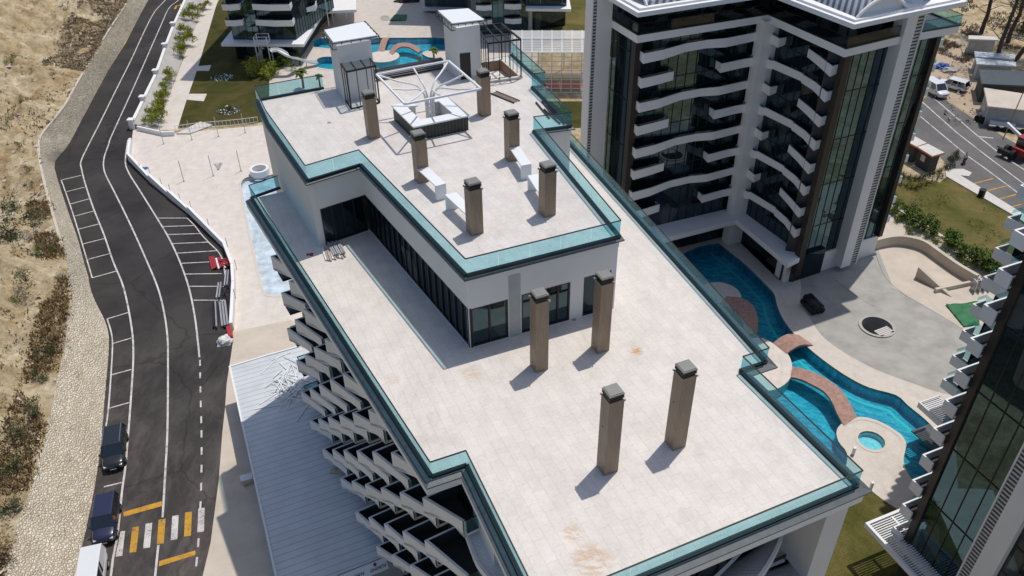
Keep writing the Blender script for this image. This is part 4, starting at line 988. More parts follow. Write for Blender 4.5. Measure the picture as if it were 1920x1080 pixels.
# glazed right front and left return, mirror coated
glass_face(FE, .9, FE.L*.93, 2.6, ZT-.5, TW, .95, [ZT-SF*k for k in (2, 4, 6, 8)], 'mirror_glass', off=-.5)
glass_face(FL, 0, FL.L-.4, 2.6, ZT-.5, TW, .9, [ZT-SF*k for k in (1, 3, 5, 7)], 'mirror_glass', off=.08)
b = MB(); b.prism(P2([FE.p(.2, -.3), FE.p(FE.L*.93, -.3), FE.p(FE.L*.93, -2), FE.p(.2, -2)]), 0, 2.6); b.build('plinth', 'plaster_white', TW)
b = MB(); b.bar(FE.p(FE.L*.93, -.3, 2.6), FE.p(FE.L*.93, -.3, ZT-.4), .55, .5, up=tuple(FE.n)); b.build('edge_post', 'brown_metal', TW)
# white fins with louvre strips
def fin(px, py, w0, w1, F, parent, louv_right=True, ztop=37, out=.9):
    u = (V3(at(px, py, ZT), 0)-F.p0).dot(F.d); kz = ZT+1.0
    b = MB(); b.prism(P2([F.p(u, -.6), F.p(u, out), F.p(u+w0, out), F.p(u+w0, -.6)]), .6 if louv_right else 0, ztop); o = b.build('white_fin', 'plaster_white', parent)
    a = u+w0 if louv_right else u-w1
    b = MB(); b.prism(P2([F.p(a, -.4), F.p(a, out-.06), F.p(a+w1, out-.06), F.p(a+w1, -.4)]), .9, ztop); b.build('louvre', 'louvre', o)
    b = MB(); x = a+w1 if louv_right else a; b.prism(P2([F.p(x-.04, -.6), F.p(x-.04, out+.04), F.p(x+.09, out+.04), F.p(x+.09, -.6)]), .6, ztop); b.build('fin_edge', 'plaster_white', o)
fin(1690, 68, 1.35, .85, FE, TW); 
FL2 = Face(tA00-FA.d*3.0, tA00+FA.d*4)
fin(1112, 38, 1.75, .5, FL2, TW, False)
# end balconies glimpsed past the right edge
for k in range(1, 10):
    z = ZT-SF*k; b = MB(); A_ = [FE.p(FE.L*.93, -.8), FE.p(FE.L*.93+1.5, -.8), FE.p(FE.L*.93+1.5, -3.6), FE.p(FE.L*.93, -3.6)]
    b.wallstrip(A_, .15, z-.2, z+.62); b.prism(P2(A_), z-.15, z-.02); o = b.build('end_balcony', 'plaster_white', TW)
    g = MB(); g.bar(V3(A_[0], z+.85), V3(A_[1], z+.85), .02, .45); g.bar(V3(A_[1], z+.85), V3(A_[2], z+.85), .02, .45); g.build('glass_rail', 'rail_glass', o)
    B_ = [FL.p(0)+SDV*2.5, FL.p(0)+SDV*2.5+Vector((-.75, 0, 0)), FL.p(0)+SDV*5.5+Vector((-.75, 0, 0)), FL.p(0)+SDV*5.5]
    b = MB(); b.wallstrip(B_[::-1], .15, z-.2, z+.75); b.prism(P2(B_), z-.15, z-.02); b.build('end_balcony', 'plaster_white', TW)
b = MB(); b.prism(P2([FL.p(.05), FL.p(.05)+SDV*16, FL.p(-.35)+SDV*16, FL.p(-.35)+SDV*.6]), 0, ZT+3); b.build('end_wall', 'brown_metal', TW)
# terrace slab, rail, penthouse, canopy, vaults
slab = [tA00+(tA00-tA0)*.3, tA0, tI, tB, tE, tR, tR+back*9, tA00+(tA00-tA0)*.3+SDV*14]
b = MB(); b.prism(P2(slab), ZT-.75, ZT); b.build('terrace_slab', 'plaster_white', TW)
b = MB(); b.prism(P2(inset(slab, .15)), ZT+.003, ZT+.02); b.build('terrace_floor', 'slate', TW)
railing([V3(p) for p in offset([tA00, tA0, tI, tB, tE-FE.d*.2], .1)], ZT, TW, h=1.05, mat='smoke_glass', pane=1.6)
railing([V3(p) for p in [tE+FE.d*2.6, tR, tR+back*5]], ZT, TW, h=1.05, pane=1.6)
pent = inset([tA00+(tA00-tA0)*.3, tA0, tI, tB, tE, tR-(tR-tE)*.25, tR-(tR-tE)*.25+back*9, tA00+(tA00-tA0)*.3+SDV*14], 1.9)
b = MB(); b.prism(pent, ZT+.03, ZT+2.5); b.build('penthouse', 'window_glass', TW)
b = MB(); 
for i in range(0, 5):
    p, q = Vector((*pent[i], 0)), Vector((*pent[i+1], 0)); n = max(2, int((q-p).length/1.1))
    for k in range(n+1): r_ = p.lerp(q, k/n); b.box((r_.x, r_.y, ZT+.03), .1, .1, 2.47, math.atan2(FA.d.y, FA.d.x))
b.build('penthouse_mullion', 'black_frame', TW)
c0, c1, c2, c3, c4 = [V3(at(x, y, ZT+2.85), 0) for x, y in ((1196, 26), (1445, -12), (1602, 48), (1691, 29), (1814, 4))]
can = [c0+(tA00-tA0)*1.2, c0, c1, c2, c3, c4, c4+back*9, c0+(tA00-tA0)*1.2+SDV*14]
b = MB(); b.prism(P2(can), ZT+2.51, ZT+2.95); b.build('roof_canopy', 'plaster_white', TW)
b = MB(); b.prism(inset(can, .45), ZT+2.953, ZT+3.15); b.build('roof_deck', 'plaster_white', TW)
def vault(a, d, L, wdir, W, rise, z, nm='vaulted_roof'):
    b = MB(); n = 18; pr = lambda k, s_: V3(a+d*s_+wdir*(W*k/n), z+rise*math.sin(math.pi*k/n)**.8)
    for k in range(n): b.quad(pr(k, 0), pr(k, L), pr(k+1, L), pr(k+1, 0))
    o = b.build(nm, 'vault_ribs', TW)
    for s_ in (0, L): e = MB(); e.tube([pr(k, s_) for k in range(n+1)], .16, 6); e.build('vault_edge', 'plaster_white', o)
    e = MB(); e.add([pr(k, L-.15) for k in range(n+1)], [tuple(range(n+1))]); e.build('vault_end', 'plaster_white', o)
    return o
vault(c2-FB.d*9.0-FB.n*1.0, FB.d, 8.2, -FB.n, 6.0, 1.4, ZT+3.15); vault(c0+FA.d*1.4-FA.n*.9, FA.d, 9.0, -FA.n, 5.0, 1.2, ZT+3.15)
# podium slab and recessed ground storey
pod = [V3(p) for p in ats([(1225, 452), (1381, 412), (1478, 494), (1506, 480)], 4.0)]
podb = MB(); podb.prism(P2([pod[0], pod[1], pod[2], pod[3], FB.p(FB.L, -.3), IX-nA*.3-nB*.3, FA.p(-3, -.3)]), 3.36, 4.0); podb.build('podium_slab', 'plaster_white', TW)
b = MB(); b.prism(P2([FA.p(-3, .05), IX+nA*.05+nB*.05, FB.p(FB.L-.1, .05), FB.p(FB.L-.1, -4), IX-nA*5-nB*4, FA.p(-3, -4)]), 0.004, 3.35); b.build('ground_storey', 'window_glass', TW)
b = MB(); p_ = at(1493, 520); b.box((p_.x, p_.y, 0), .35, .35, 3.35, 0); b.build('podium_column', 'plaster_white', TW)

# right-hand block with mirror curtain wall
P0 = V3(at(1700, 1020, 3.5), 0); dR = (V3(at(1757, 1080, 3.5), 0)-P0).normalized(); FR2 = Face(P0, P0+dR*14)
RB = thing('mirror_block', P0, 'mirror glazed apartment block cut off by the right edge, with small white balconies', 'building')
vv = -FR2.n
b = MB(); b.prism(P2([FR2.p(0, -.3), FR2.p(14, -.3), FR2.p(14, -16), FR2.p(0, -16)]), 0, 34); b.build('block_body', 'dark_wall', RB)
glass_face(FR2, .2, 4.5, 3.6, 34, RB, 1.08, [3.6+5.24*k for k in range(1, 6)], 'mirror_glass', off=0)
b = MB(); b.prism(P2([FR2.p(-.25, .18), FR2.p(.28, .18), FR2.p(.28, -.5), FR2.p(-.25, -.5)]), 3.2, 34); b.build('edge_post', 'brown_metal', RB)
b = MB(); b.prism(P2([FR2.p(4.5, -.2), FR2.p(4.5, .5), FR2.p(5.1, .5), FR2.p(5.1, -.2)]), 1, 34); b.build('louvre', 'louvre', RB)
b = MB(); b.prism(P2([FR2.p(5.12, -.2), FR2.p(5.12, .58), FR2.p(6.4, .58), FR2.p(6.4, -.2)]), 0, 34); b.prism(P2([FR2.p(4.38, -.2), FR2.p(4.38, .56), FR2.p(4.48, .56), FR2.p(4.48, -.2)]), 0, 34); b.build('white_fin', 'plaster_white', RB)
glass_face(FR2, 6.42, 14, 3.6, 34, RB, .9, [3.6+2.62*k for k in range(1, 12)], 'window_glass', off=.05)
b = MB(); b.prism(P2([FR2.p(-.6, .3), FR2.p(14, .3), FR2.p(14, -.28), FR2.p(-.6, -.28)]), 2.9, 3.58); b.build('base_band', 'plaster_white', RB)
for k in range(11):
    z = 3.65+2.62*k
    A_ = [FR2.p(-.25, .42), FR2.p(-1.15, .42), FR2.p(-1.15, -2.0)]
    b = MB(); b.wallstrip(A_, .12, z-.2, z+.72); b.prism(P2(A_+[FR2.p(-.25, -2.0)]), z-.18, z-.02); o = b.build('balcony', 'plaster_white', RB)
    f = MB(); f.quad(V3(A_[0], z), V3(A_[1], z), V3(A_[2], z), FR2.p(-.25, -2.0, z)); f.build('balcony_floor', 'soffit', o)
    g = MB(); g.bar(V3(A_[1].lerp(A_[2], .3), z+1.1), V3(A_[2], z+1.1), .02, .3); g.build('glass_rail', 'rail_glass', o)
# rear stack of the same block
q0 = V3(at(1770, 710, 6.6), 0)
FQ = Face(q0, q0+dR*10); 
b = MB(); b.prism(P2([FQ.p(0.6, -1.35), FQ.p(10, -1.35), FQ.p(10, -12), FQ.p(.6, -12)]), 0, 34); b.build('rear_body', 'window_glass', RB)
b = MB()
for k in range(11): b.bar(FQ.p(.6+k*.9, -1.3, 0), FQ.p(.6+k*.9, -1.3, 34), .06, .07, up=tuple(FQ.n))
for k in range(12): b.bar(FQ.p(.6, -1.3, 3.0+2.72*k), FQ.p(10, -1.3, 3.0+2.72*k), .1, .25)
b.build('rear_mullion', 'black_frame', RB)
for k in range(0, 10):
    z = 5.85+2.72*k; pr_ = [(0, -1.3), (0, 0), (1.5, -.12), (3.2, .2), (4.4, .1), (9.4, .15)]
    pts = [FQ.p(u, o) for u, o in pr_]; b = MB(); b.wallstrip(pts, .12, z-.22, z+.72); b.prism(P2(pts+[FQ.p(9.4, -1.3)]), z-.18, z-.02); o = b.build('rear_balcony', 'plaster_white', RB)
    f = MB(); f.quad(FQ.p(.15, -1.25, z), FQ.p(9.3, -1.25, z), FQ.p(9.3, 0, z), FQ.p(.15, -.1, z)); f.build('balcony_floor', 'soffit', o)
    g = MB(); g.bar(FQ.p(-.05, -.3, z+1.1), FQ.p(-.05, -1.3, z+1.1), .02, .32); g.bar(FQ.p(-.05, -1.3, z+.6), FQ.p(.6, -1.3, z+.6), .02, 1.1); g.build('glass_rail', 'rail_glass', o)
b = MB(); pts = [FQ.p(-.7, -1.4), FQ.p(-.7, .9), FQ.p(6.4, 1.1)]; b.wallstrip(pts, .14, 2.9, 3.5); b.build('slatted_shade', 'plaster', RB)
b = MB()
for k in range(34): b.bar(FQ.p(-.6+k*.2, -1.3, 3.35), FQ.p(-.6+k*.2, .85, 3.35), .09, .12)
b.build('shade_slat', 'white_paint_metal', RB)
b = MB(); b.prism(P2([FQ.p(-.5, .9), FQ.p(8, 1.0), FQ.p(8, -1.2), FQ.p(-.5, -1.2)]), .01, .12); b.build('entrance_floor', 'slate', RB)
# slatted canopy at its foot
G = ats([(1626, 982), (1699, 952), (1790, 1060), (1770, 1110)], 3.9)
cp_ = thing('slatted_canopy', G[0], 'white slatted canopy projecting over the lawn at the foot of the mirror block', 'canopy')
e0, e1 = (G[1]-G[0]), dR
b = MB(); A_ = [G[1], G[0], G[0]+dR*7.5]; b.wallstrip(A_, .22, 3.5, 3.95); b.wallstrip([G[1].lerp(G[0], .42)+dR*.2, G[1].lerp(G[0], .42)+dR*7.5], .16, 3.55, 3.9); b.build('canopy_frame', 'white_paint_metal', cp_)
b = MB()
for k in range(40): p = G[0]+dR*(.25+k*.185); b.bar(V3(p+e0*.02, 3.8), V3(p+e0*(1.0 if k < 9 else .57), 3.8), .075, .14)
b.build('canopy_slat', 'white_paint_metal', cp_)

# far blocks at the top of the picture
def far_block(nm, label, wallL, wallR, depth, H, zrows, stubs, glasscols, canopy=None, zc=3.6, loc=None, bandh=.7):
    F = Face(wallL, wallR); o = thing(nm, F.p(0), label, 'building'); bk = -F.n
    b = MB(); b.prism(P2([F.p(0, 0), F.p(F.L, 0), F.p(F.L, -depth), F.p(0, -depth)]), 0, H); b.build('block_body', 'dark_wall', o)
    glass_face(F, 0, F.L, .1, H, o, 1.2, [z-.15 for z in zrows], 'tower_glass')
    for u0, u1 in glasscols: glass_face(F, u0, u1, .1, H, o, 1.0, zrows[::2], 'mirror_glass', off=.35)
    for z in zrows:
        for u0, u1, o0, o1 in stubs: band(F, [(u0, o0), ((u0+u1)/2, (o0+o1)/2+.25), (u1, o1)], z, o, h=bandh)
    return o, F
B1, F1 = far_block('garden_block', 'dark glass apartment block with white balconies above the garden lawn at upper left', at(438, 71, 4.0), at(555, 71, 4.0), 30, 34, [4.2+2.75*k for k in range(1, 10)],
   [(-.3, 2.6, 1.3, 1.1), (5.0, 11.6, 1.1, 1.4)], [(2.9, 4.9)])
S1 = Face(at(555, 71, 4.0), at(625, 14, 4.0)); glass_face(S1, 0, S1.L, 3.9, 34, B1, 1.1, [4.2+2.75*k for k in range(1, 10)], 'tower_glass', 'side_curtain_wall', off=.1)
for k in range(1, 8): band(S1, [(5.5, .2), (7.2, 1.1), (9.5, .3)], 4.2+2.75*k, B1)
cpx = ats([(414, 82), (569, 83), (608, 21), (668, 18), (668, -15), (600, -12), (434, 57)], 3.7)
b = MB(); b.prism(P2(cpx[:4]+[cpx[4], cpx[5]-Vector((2, 0, 0)), cpx[6]]), 3.2, 3.7); b.build('podium_canopy', 'plaster_white', B1)
b = MB(); 
for x, y in ((560, 100), (540, 100), (650, 40), (625, 42)): p = at(x, y); b.cyl(p, .14, 0, 3.2, 8)
b.build('canopy_column', 'plaster_white', B1)
B2, F2 = far_block('centre_block', 'dark glass apartment block with white balcony bands behind the right stair tower', at(885, 66), at(990, 60), 25, 30, [2.4+2.75*k for k in range(0, 9)],
   [(1.0, 3.8, .6, .9), (6.4, 9.4, .7, 1.1)], [(4.1, 6.1)])
b = MB(); c_ = ats([(987, 57), (998, 57)], 0); b.prism(P2([c_[0], c_[1], c_[1]+Vector((0, 4, 0)), c_[0]+Vector((0, 4, 0))]), 0, 5.5); b.build('white_pier', 'plaster_white', B2)
c_ = ats([(986, 16), (1071, 17), (1065, -15), (985, -15)], 5.6); b = MB(); b.prism(P2(c_), 5.1, 5.6); b.build('canopy_slab', 'plaster_white', B2)
F3 = Face(at(986, 10, 5.7), at(1062, 10, 5.7)); b = MB(); b.prism(P2([F3.p(0), F3.p(F3.L), F3.p(F3.L, -15), F3.p(0, -15)]), 5.6, 32); b.build('wing_body', 'dark_wall', B2); glass_face(F3, 0, F3.L, 5.6, 32, B2, 1.3, [8, 10.7, 13.4])
b = MB(); b.prism(P2(ats([(999, 58), (1060, 48), (1060, 10), (999, 10)], 0)), .004, 4.6); b.build('recess', 'window_glass', B2)
F4 = Face(at(798, 20, 0), at(880, 22, 0)); b = MB(); b.prism(P2([F4.p(0), F4.p(F4.L), F4.p(F4.L, -15), F4.p(0, -15)]), 0, 30); b.build('wing_body', 'dark_wall', B2); glass_face(F4, 0, F4.L, .8, 30, B2, 1.4, [3.2, 6, 8.7])
b = MB(); b.prism(P2([F4.p(-.4, 1.6), F4.p(F4.L, 1.6), F4.p(F4.L), F4.p(-.4)]), .5, .9); b.build('base_slab', 'plaster', B2)
# covered sports court
h0, h1 = at(960, 187), at(1110, 187)
CT = thing('covered_sports_court', h0, 'sports court under a white translucent sheet roof with a gridded front', 'sports hall')
dC = (h1-h0).normalized(); nC = Vector((-dC.y, dC.x, 0)); HC = 6.9; LC = (h1-h0).length
ev = [at(960, 99, HC), at(1110, 99, HC)]; HC2 = HC+.9
b = MB(); rid = [at(960, 73, HC2), at(1110, 73, HC2)]; bk_ = [at(960, 57, HC), at(1110, 57, HC)]
b.quad(ev[0], ev[1], rid[1], rid[0]); b.quad(rid[0], rid[1], bk_[1], bk_[0]); b.build('sheet_roof', 'sheeting', CT)
b = MB()
for k in range(9):
    t = k/8; b.bar(ev[0].lerp(ev[1], t)+Vector((0, 0, .04)), rid[0].lerp(rid[1], t)+Vector((0, 0, .04)), .12, .08); b.bar(rid[0].lerp(rid[1], t)+Vector((0, 0, .04)), bk_[0].lerp(bk_[1], t)+Vector((0, 0, .04)), .12, .08)
for a_, c_ in ((ev, .2), (rid, .25)): b.bar(a_[0]+Vector((0, 0, .06)), a_[1]+Vector((0, 0, .06)), c_, .12)
for k in range(1, 8): t = k/8; b.bar(ev[0].lerp(rid[0], t)+Vector((0, 0, .03)), ev[1].lerp(rid[1], t)+Vector((0, 0, .03)), .05, .05)
b.build('roof_frame', 'white_paint_metal', CT)
fb = [V3(ev[0], 0), V3(ev[1], 0)]; b = MB()
for k in range(9): p = fb[0].lerp(fb[1], k/8); b.bar(V3(p, 0), V3(p, HC), .14, .14)
for k in range(9): z = HC*k/9+.1; b.bar(V3(fb[0], z), V3(fb[1], z), .07, .08)
b.build('front_grid', 'white_paint_metal', CT)
b = MB(); b.quad(V3(fb[0], .1)+nC*.1, V3(fb[1], .1)+nC*.1, V3(fb[1], HC)+nC*.1, V3(fb[0], HC)+nC*.1); b.build('front_sheet', 'clear_sheeting', CT)
b = MB()
for t in (0, .33, .66, 1): p = V3(bk_[0].lerp(bk_[1], t), 0); b.bar(p, V3(p, HC), .16, .16)
b.build('rear_post', 'white_paint_metal', CT)
fa = fb[0]; dep = (V3(bk_[0])-V3(ev[0])).length; up_ = (V3(bk_[0])-V3(ev[0])).normalized()
b = MB(); b.quad(V3(fb[0], .01), V3(fb[1], .01), V3(fb[1]+up_*dep, .01), V3(fb[0]+up_*dep, .01)); b.build('green_surround', 'court_green', CT)
b = MB(); b.quad(V3(fb[0]+up_*1.0, .02), V3(fb[1]+up_*1.0, .02), V3(fb[1]+up_*(dep*.5), .02), V3(fb[0]+up_*(dep*.5), .02)); b.build('red_court', 'court_red', CT)
b = MB(); b.quad(V3(fb[0]+up_*(dep*.6), .02), V3(fb[1]+up_*(dep*.6), .02), V3(fb[1]+up_*dep, .02), V3(fb[0]+up_*dep, .02)); b.build('sand_strip', 'sand', CT)
b = MB()
for t in (.35, .62, .9): b.ribbon([V3(fb[0].lerp(fb[1], t)+up_*1.2, .03), V3(fb[0].lerp(fb[1], t)+up_*(dep*.48), .03)], .1)
b.build('court_line', 'road_white', CT)

# ================================================================ annex with the metal roof
AN = [V3(p) for p in ats([(431, 688), (500, 667), (560, 650), (700, 700), (800, 860), (840, 1000), (722, 1044), (637, 1078), (533, 1150)], 4.0)]
AX = thing('metal_roof_annex', V3(AN[0], 0), 'low annex with a ribbed white metal roof beside the apartment block', 'annex')
b = MB(); b.prism(P2(inset(AN, .25)), 0, 3.6); b.build('wall', 'plaster_grey', AX)
b = MB(); b.prism(P2(AN), 3.62, 3.9); b.build('eave', 'slate', AX)
b = MB(); b.prism(P2(inset(AN, .06)), 3.905, 4.0); b.build('roof', 'ribbed_white', AX)
b = MB(); b.wallstrip([AN[8], AN[0], AN[1], AN[2]], .16, 3.7, 4.09); b.build('gutter', 'white_paint_metal', AX)
fA, fB = AN[7], AN[6]; fd = (fB-fA).normalized(); fo = Vector((fd.y, -fd.x, 0))
b = MB(); pA, pB = fA-fd*3.0, fB; b.quad(pA+fo*.75+Vector((0, 0, -.45)), pB+fo*.75+Vector((0, 0, -.45)), pB+fo*.05+Vector((0, 0, .03)), pA+fo*.05+Vector((0, 0, .03))); fas = b.build('fascia_panel', 'panel_white', AX)
tilt = (fo*.70+Vector((0, 0, -.48))).normalized(); nrm_ = fd.cross(-tilt).normalized()
if nrm_.z < 0: nrm_ = -nrm_
def lettering(txt, pos, size, mat, par, xdir, ydir):
    cu = bpy.data.curves.new('lettering', 'FONT'); cu.body = txt; cu.size = size; cu.extrude = .004; tmp = bpy.data.objects.new('tmp', cu); COL.objects.link(tmp)
    dg = bpy.context.evaluated_depsgraph_get(); me = bpy.data.meshes.new_from_object(tmp.evaluated_get(dg)); bpy.data.objects.remove(tmp)
    z_ = xdir.cross(ydir); M = Matrix((xdir, ydir, z_)).transposed().to_4x4(); M.translation = pos-wloc(par); me.transform(M); me.materials.clear(); me.materials.append(MATS[mat])
    o = bpy.data.objects.new('lettering', me); COL.objects.link(o); o.parent = par; return o
base = pB+fo*.42+Vector((0, 0, -.2))+nrm_*.02
for k, (du, dv) in enumerate(((-.12, .14), (-1.75, .10), (-3.2, .14))):
    lettering('ALBOND', base+fd*du+tilt*(dv-.14), .30, 'tarp_black', fas, -fd, tilt)
    b = MB(); b.add([base+fd*(du-.75)+tilt*(-.22 if k % 2 == 0 else .3)+fd*.13*math.cos(a*.524)+tilt*.13*math.sin(a*.524)+nrm_*.004 for a in range(12)], [tuple(range(12))]); b.build('logo_dot', 'red_paint', fas)
bt = tag(thing('white_batten_pile', at(545, 715, 4.0), 'x', 'battens'), 'loose heap of long white battens on the metal roof', 'battens')
b = MB(); rr = random.Random(3)
for k in range(46):
    c = at(548+rr.gauss(0, 13), 716+rr.gauss(0, 21), 4.06+rr.random()*.25); a = rr.choice((rr.gauss(.5, .3), rr.gauss(-1.0, .35))); L = rr.uniform(.6, 1.9)
    e = Vector((math.sin(a), math.cos(a), rr.uniform(-.05, .05))); b.bar(c-e*L, c+e*L, .075, .05)
for p, q in (((487, 758), (533, 728)), ((478, 767), (532, 758)), ((508, 676), (545, 660)), ((556, 790), (583, 752)), ((490, 700), (525, 667))): b.bar(at(*p, 4.05), at(*q, 4.06), .08, .05)
b.build('batten', 'white_paint_metal', bt); bt.children[0]['kind'] = 'stuff'
def lump(name, px, py, z, rx, ry, h, mat, label, cat, seed=1, group=None):
    bm = bmesh.new(); bmesh.ops.create_icosphere(bm, subdivisions=3, radius=1)
    for v in bm.verts:
        n_ = mnoise.fractal(v.co*1.7+Vector((seed*7, 0, 0)), 1, 2, 4)*.35; v.co *= 1+n_; v.co = Vector((v.co.x*rx, v.co.y*ry, max(0, v.co.z)*h))
    me = bpy.data.meshes.new(name); bm.to_mesh(me); bm.free(); me.materials.append(MATS[mat]); o = bpy.data.objects.new(name, me); COL.objects.link(o); o.location = at(px, py, z); return tag(o, label, cat, group)
lump('rubble_sack', 638, 883, 4.0, .8, .4, .35, 'timber', 'tan debris sack at the scalloped edge of the metal roof', 'debris', 2)
lump('foil_bundle', 627, 857, 4.0, .5, .25, .25, 'foil_white', 'small crumpled white bundle on the metal roof', 'debris', 3)
cr = thing('pallet_of_boards', at(467, 905), 'white board lying over a wooden pallet on the ground in the annex shadow', 'pallet')
b = MB(); c = at(468, 903); b.box((c.x, c.y, .005), 1.1, .8, .35, .5); b.build('pallet', 'timber', cr); b = MB(); b.box((c.x-.25, c.y+.15, .36), 1.0, .7, .08, .35); b.build('board', 'panel_white', cr)

# ================================================================ boundary walls and fences along the road
FW = ats([(350, 5), (327, 57), (312, 97), (295, 147), (271, 197), (250, 241)], 0)
fw = thing('garden_wall', FW[2], 'low white garden wall with square piers and a sloping planted face, between road and lawn', 'wall')
b = MB(); b.wallstrip(FW, .35, 0, .85); b.build('wall', 'plaster_white', fw)
b = MB(); b.wallstrip([V3(p) for p in offset(FW, 0)], .5, .853, .98); b.build('coping', 'plaster_white', fw)
for p in FW:
    b = MB(); b.box((p.x, p.y, 0), .75, .75, 1.5); b.box((p.x, p.y, 1.503), .95, .95, .12); b.build('pier', 'plaster_white', fw)
FW2 = ats([(392, 2), (372, 40), (352, 85), (335, 130), (316, 180), (293, 243)], .03); b = MB()
A_ = [V3(p, .8) for p in offset(resample(FW, 24), .18)]; 
if (A_[5]-FW2[1]).length > (V3(offset(resample(FW, 24), -.18)[5])-FW2[1]).length: A_ = [V3(p, .8) for p in offset(resample(FW, 24), -.18)]
b.strip(A_, resample(FW2, 24)); b.build('planted_slope', 'concrete', fw)
b = MB(); b.wallstrip(ats([(259, 244), (308, 255), (328, 254)]), .3, 0, .7); o = b.build('low_white_wall', 'plaster_white'); tag(o, 'short white kerb wall at the head of the pale side terrace', 'wall')
DW = [(247, 270), (243, 301), (283, 341), (318, 370), (356, 401), (422, 465), (438, 507), (440, 540), (436, 620)]
for i in range(len(DW)-1):
    pass
pts = smooth_line(ats(DW), 1); dw = thing('terrace_wall', pts[0], 'white parapet wall stepping along the road edge of the pale side terrace', 'wall')
for i in range(len(pts)-1):
    b = MB(); a_, c_ = pts[i], pts[i+1]; b.wallstrip([a_, a_.lerp(c_, .985)], .34, [0, 0], [1.25, .85] if 1 <= i <= 4 else [1.0, 1.0]); b.build('parapet', 'plaster_white', dw)
for px, py in ((262, 322), (280, 332), (301, 350), (317, 362), (336, 380), (356, 394), (389, 427), (423, 463), (440, 505), (438, 560)):
    p = at(px, py); b = MB(); b.bar(p+Vector((.25, 0, .0)), p+Vector((.25, 0, 1.35)), .07, .07); b.build('rail_post', 'galvanised', dw)
R_ = ats([(330, 247), (372, 241), (412, 238), (452, 234), (484, 230)]); tr_ = thing('terrace_railing', R_[0], 'pale metal railing between the side terrace and the garden lawn', 'railing')
b = MB()
for z in (.12, .95): 
    for i in range(4): b.bar(V3(R_[i], z), V3(R_[i+1], z), .06, .06)
for p in resample(R_, 22): b.bar(V3(p, .0), V3(p, .95), .05, .05)
b.build('rail', 'white_paint_metal', tr_)
proto = None
for k, (px, py, w_) in enumerate(((345, 340, 'nearest the road'), (400, 330, 'beside the scattered grey offcuts'), (452, 321, 'nearest the dry pool'), (307, 270, 'by the white kerb wall'), (360, 262, 'before the diamond slab'), (410, 256, 'in the middle of the railing'), (460, 249, 'at the railing end by the building'))):
    if not proto:
        proto = thing('bare_post', at(px, py), 'x', 'post', 'bare posts on the side terrace'); b = MB(); q = at(px, py); b.tube([q, q+Vector((0, 0, 3.2))], .055, 8); b.build('pole', 'steel', proto); b = MB(); b.box((q.x, q.y, .004), .3, .3, .03); b.build('base_plate', 'steel', proto); o = proto
    else: o = dup(proto, at(px, py))
    tag(o, 'thin bare grey post on the pale terrace, '+w_, 'post', 'bare posts on the side terrace')
b = MB(); b.prism(P2(ats([(331, 252), (376, 230), (399, 236), (357, 252)])), .03, .2); tag(b.build('diamond_slab', 'kerb'), 'white diamond shaped slab lying by the terrace railing', 'slab')
b = MB()
for k in range(9): p = at(404+k*1.2, 311+k%3); e = Vector((math.sin(2.6+k*.07), math.cos(2.6+k*.07), 0))*1.0; b.bar(V3(p+e, .03+.02*k), V3(p-e, .03+.02*k), .06, .04)
tag(b.build('offcut_bundle', 'galvanised'), 'fanned bundle of grey metal offcuts on the pale terrace', 'offcuts')
lump('blue_scrap', 272, 316, 0, .5, .35, .2, 'tarp_blue', 'small blue and white scrap beside the terrace wall', 'debris', 5)
# builder's material stacked on the parking bays
st_ = thing('red_formwork_stack', at(403, 497), 'stack of red and white formwork beams across a parking bay', 'formwork')
for k in range(9):
    b = MB(); a_, c_ = at(393+k*4.2, 484+k*.6), at(399+k*4.0, 507-k*.5); b.bar(V3(a_, .12+.12*(k % 3)), V3(c_, .12+.12*(k % 3)), .2, .14); b.build('beam', 'white_paint_metal' if k in (3, 6) else 'red_paint', st_)
for k in range(5):
    b = MB(); b.bar(at(409+k*3, 488+k, .5), at(431-k, 484+k*3, .55), .12, .1); b.build('beam', 'red_paint', st_)
for k, (p, q, m_, lab) in enumerate((((424, 508), (421, 536), 'galvanised', 'grey panel stack below the red formwork'), ((410, 531), (406, 559), 'galvanised', 'long grey channel lying left of the dark tangle of bars'), ((399, 567), (401, 614), 'black_frame', 'dark beam pair nearest the white lane line'), ((412, 566), (417, 612), 'steel', 'wide grey steel plate leaning over its black shadow'))):
    t = thing('metal_stack', at(*p), lab, 'metal stack', 'metal stacks by the terrace wall')
    for j in range(2 if k != 3 else 3):
        b = MB(); o_ = Vector((.26*j, .1*j, 0)); b.bar(at(*p, .2+.06*j)+o_, at(*q, .22+.2*j)+o_, .2 if k == 3 else .14, .25); b.build('section', m_ if j != 1 else 'steel', t)
b = MB()
for p, q in (((416, 535), (429, 560)), ((428, 535), (412, 562)), ((412, 548), (431, 548)), ((433, 515), (431, 565)), ((425, 520), (433, 545))): b.bar(at(*p, .3), at(*q, .6), .07, .07)
tag(b.build('bar_tangle', 'brown_metal'), 'tangle of rusty dark bars beside the terrace wall', 'bars')
b = MB(); b.bar(at(429, 614, .5), at(432, 634, .3), .55, .7); o = b.build('red_barrier', 'red_paint', bevel=.12); tag(o, 'red plastic barrier at the end of the terrace wall', 'barrier')
lump('crumpled_sheeting', 422, 642, 0, .9, .8, .7, 'foil_white', 'crumpled pale sheeting beside the red barrier', 'sheeting', 8)

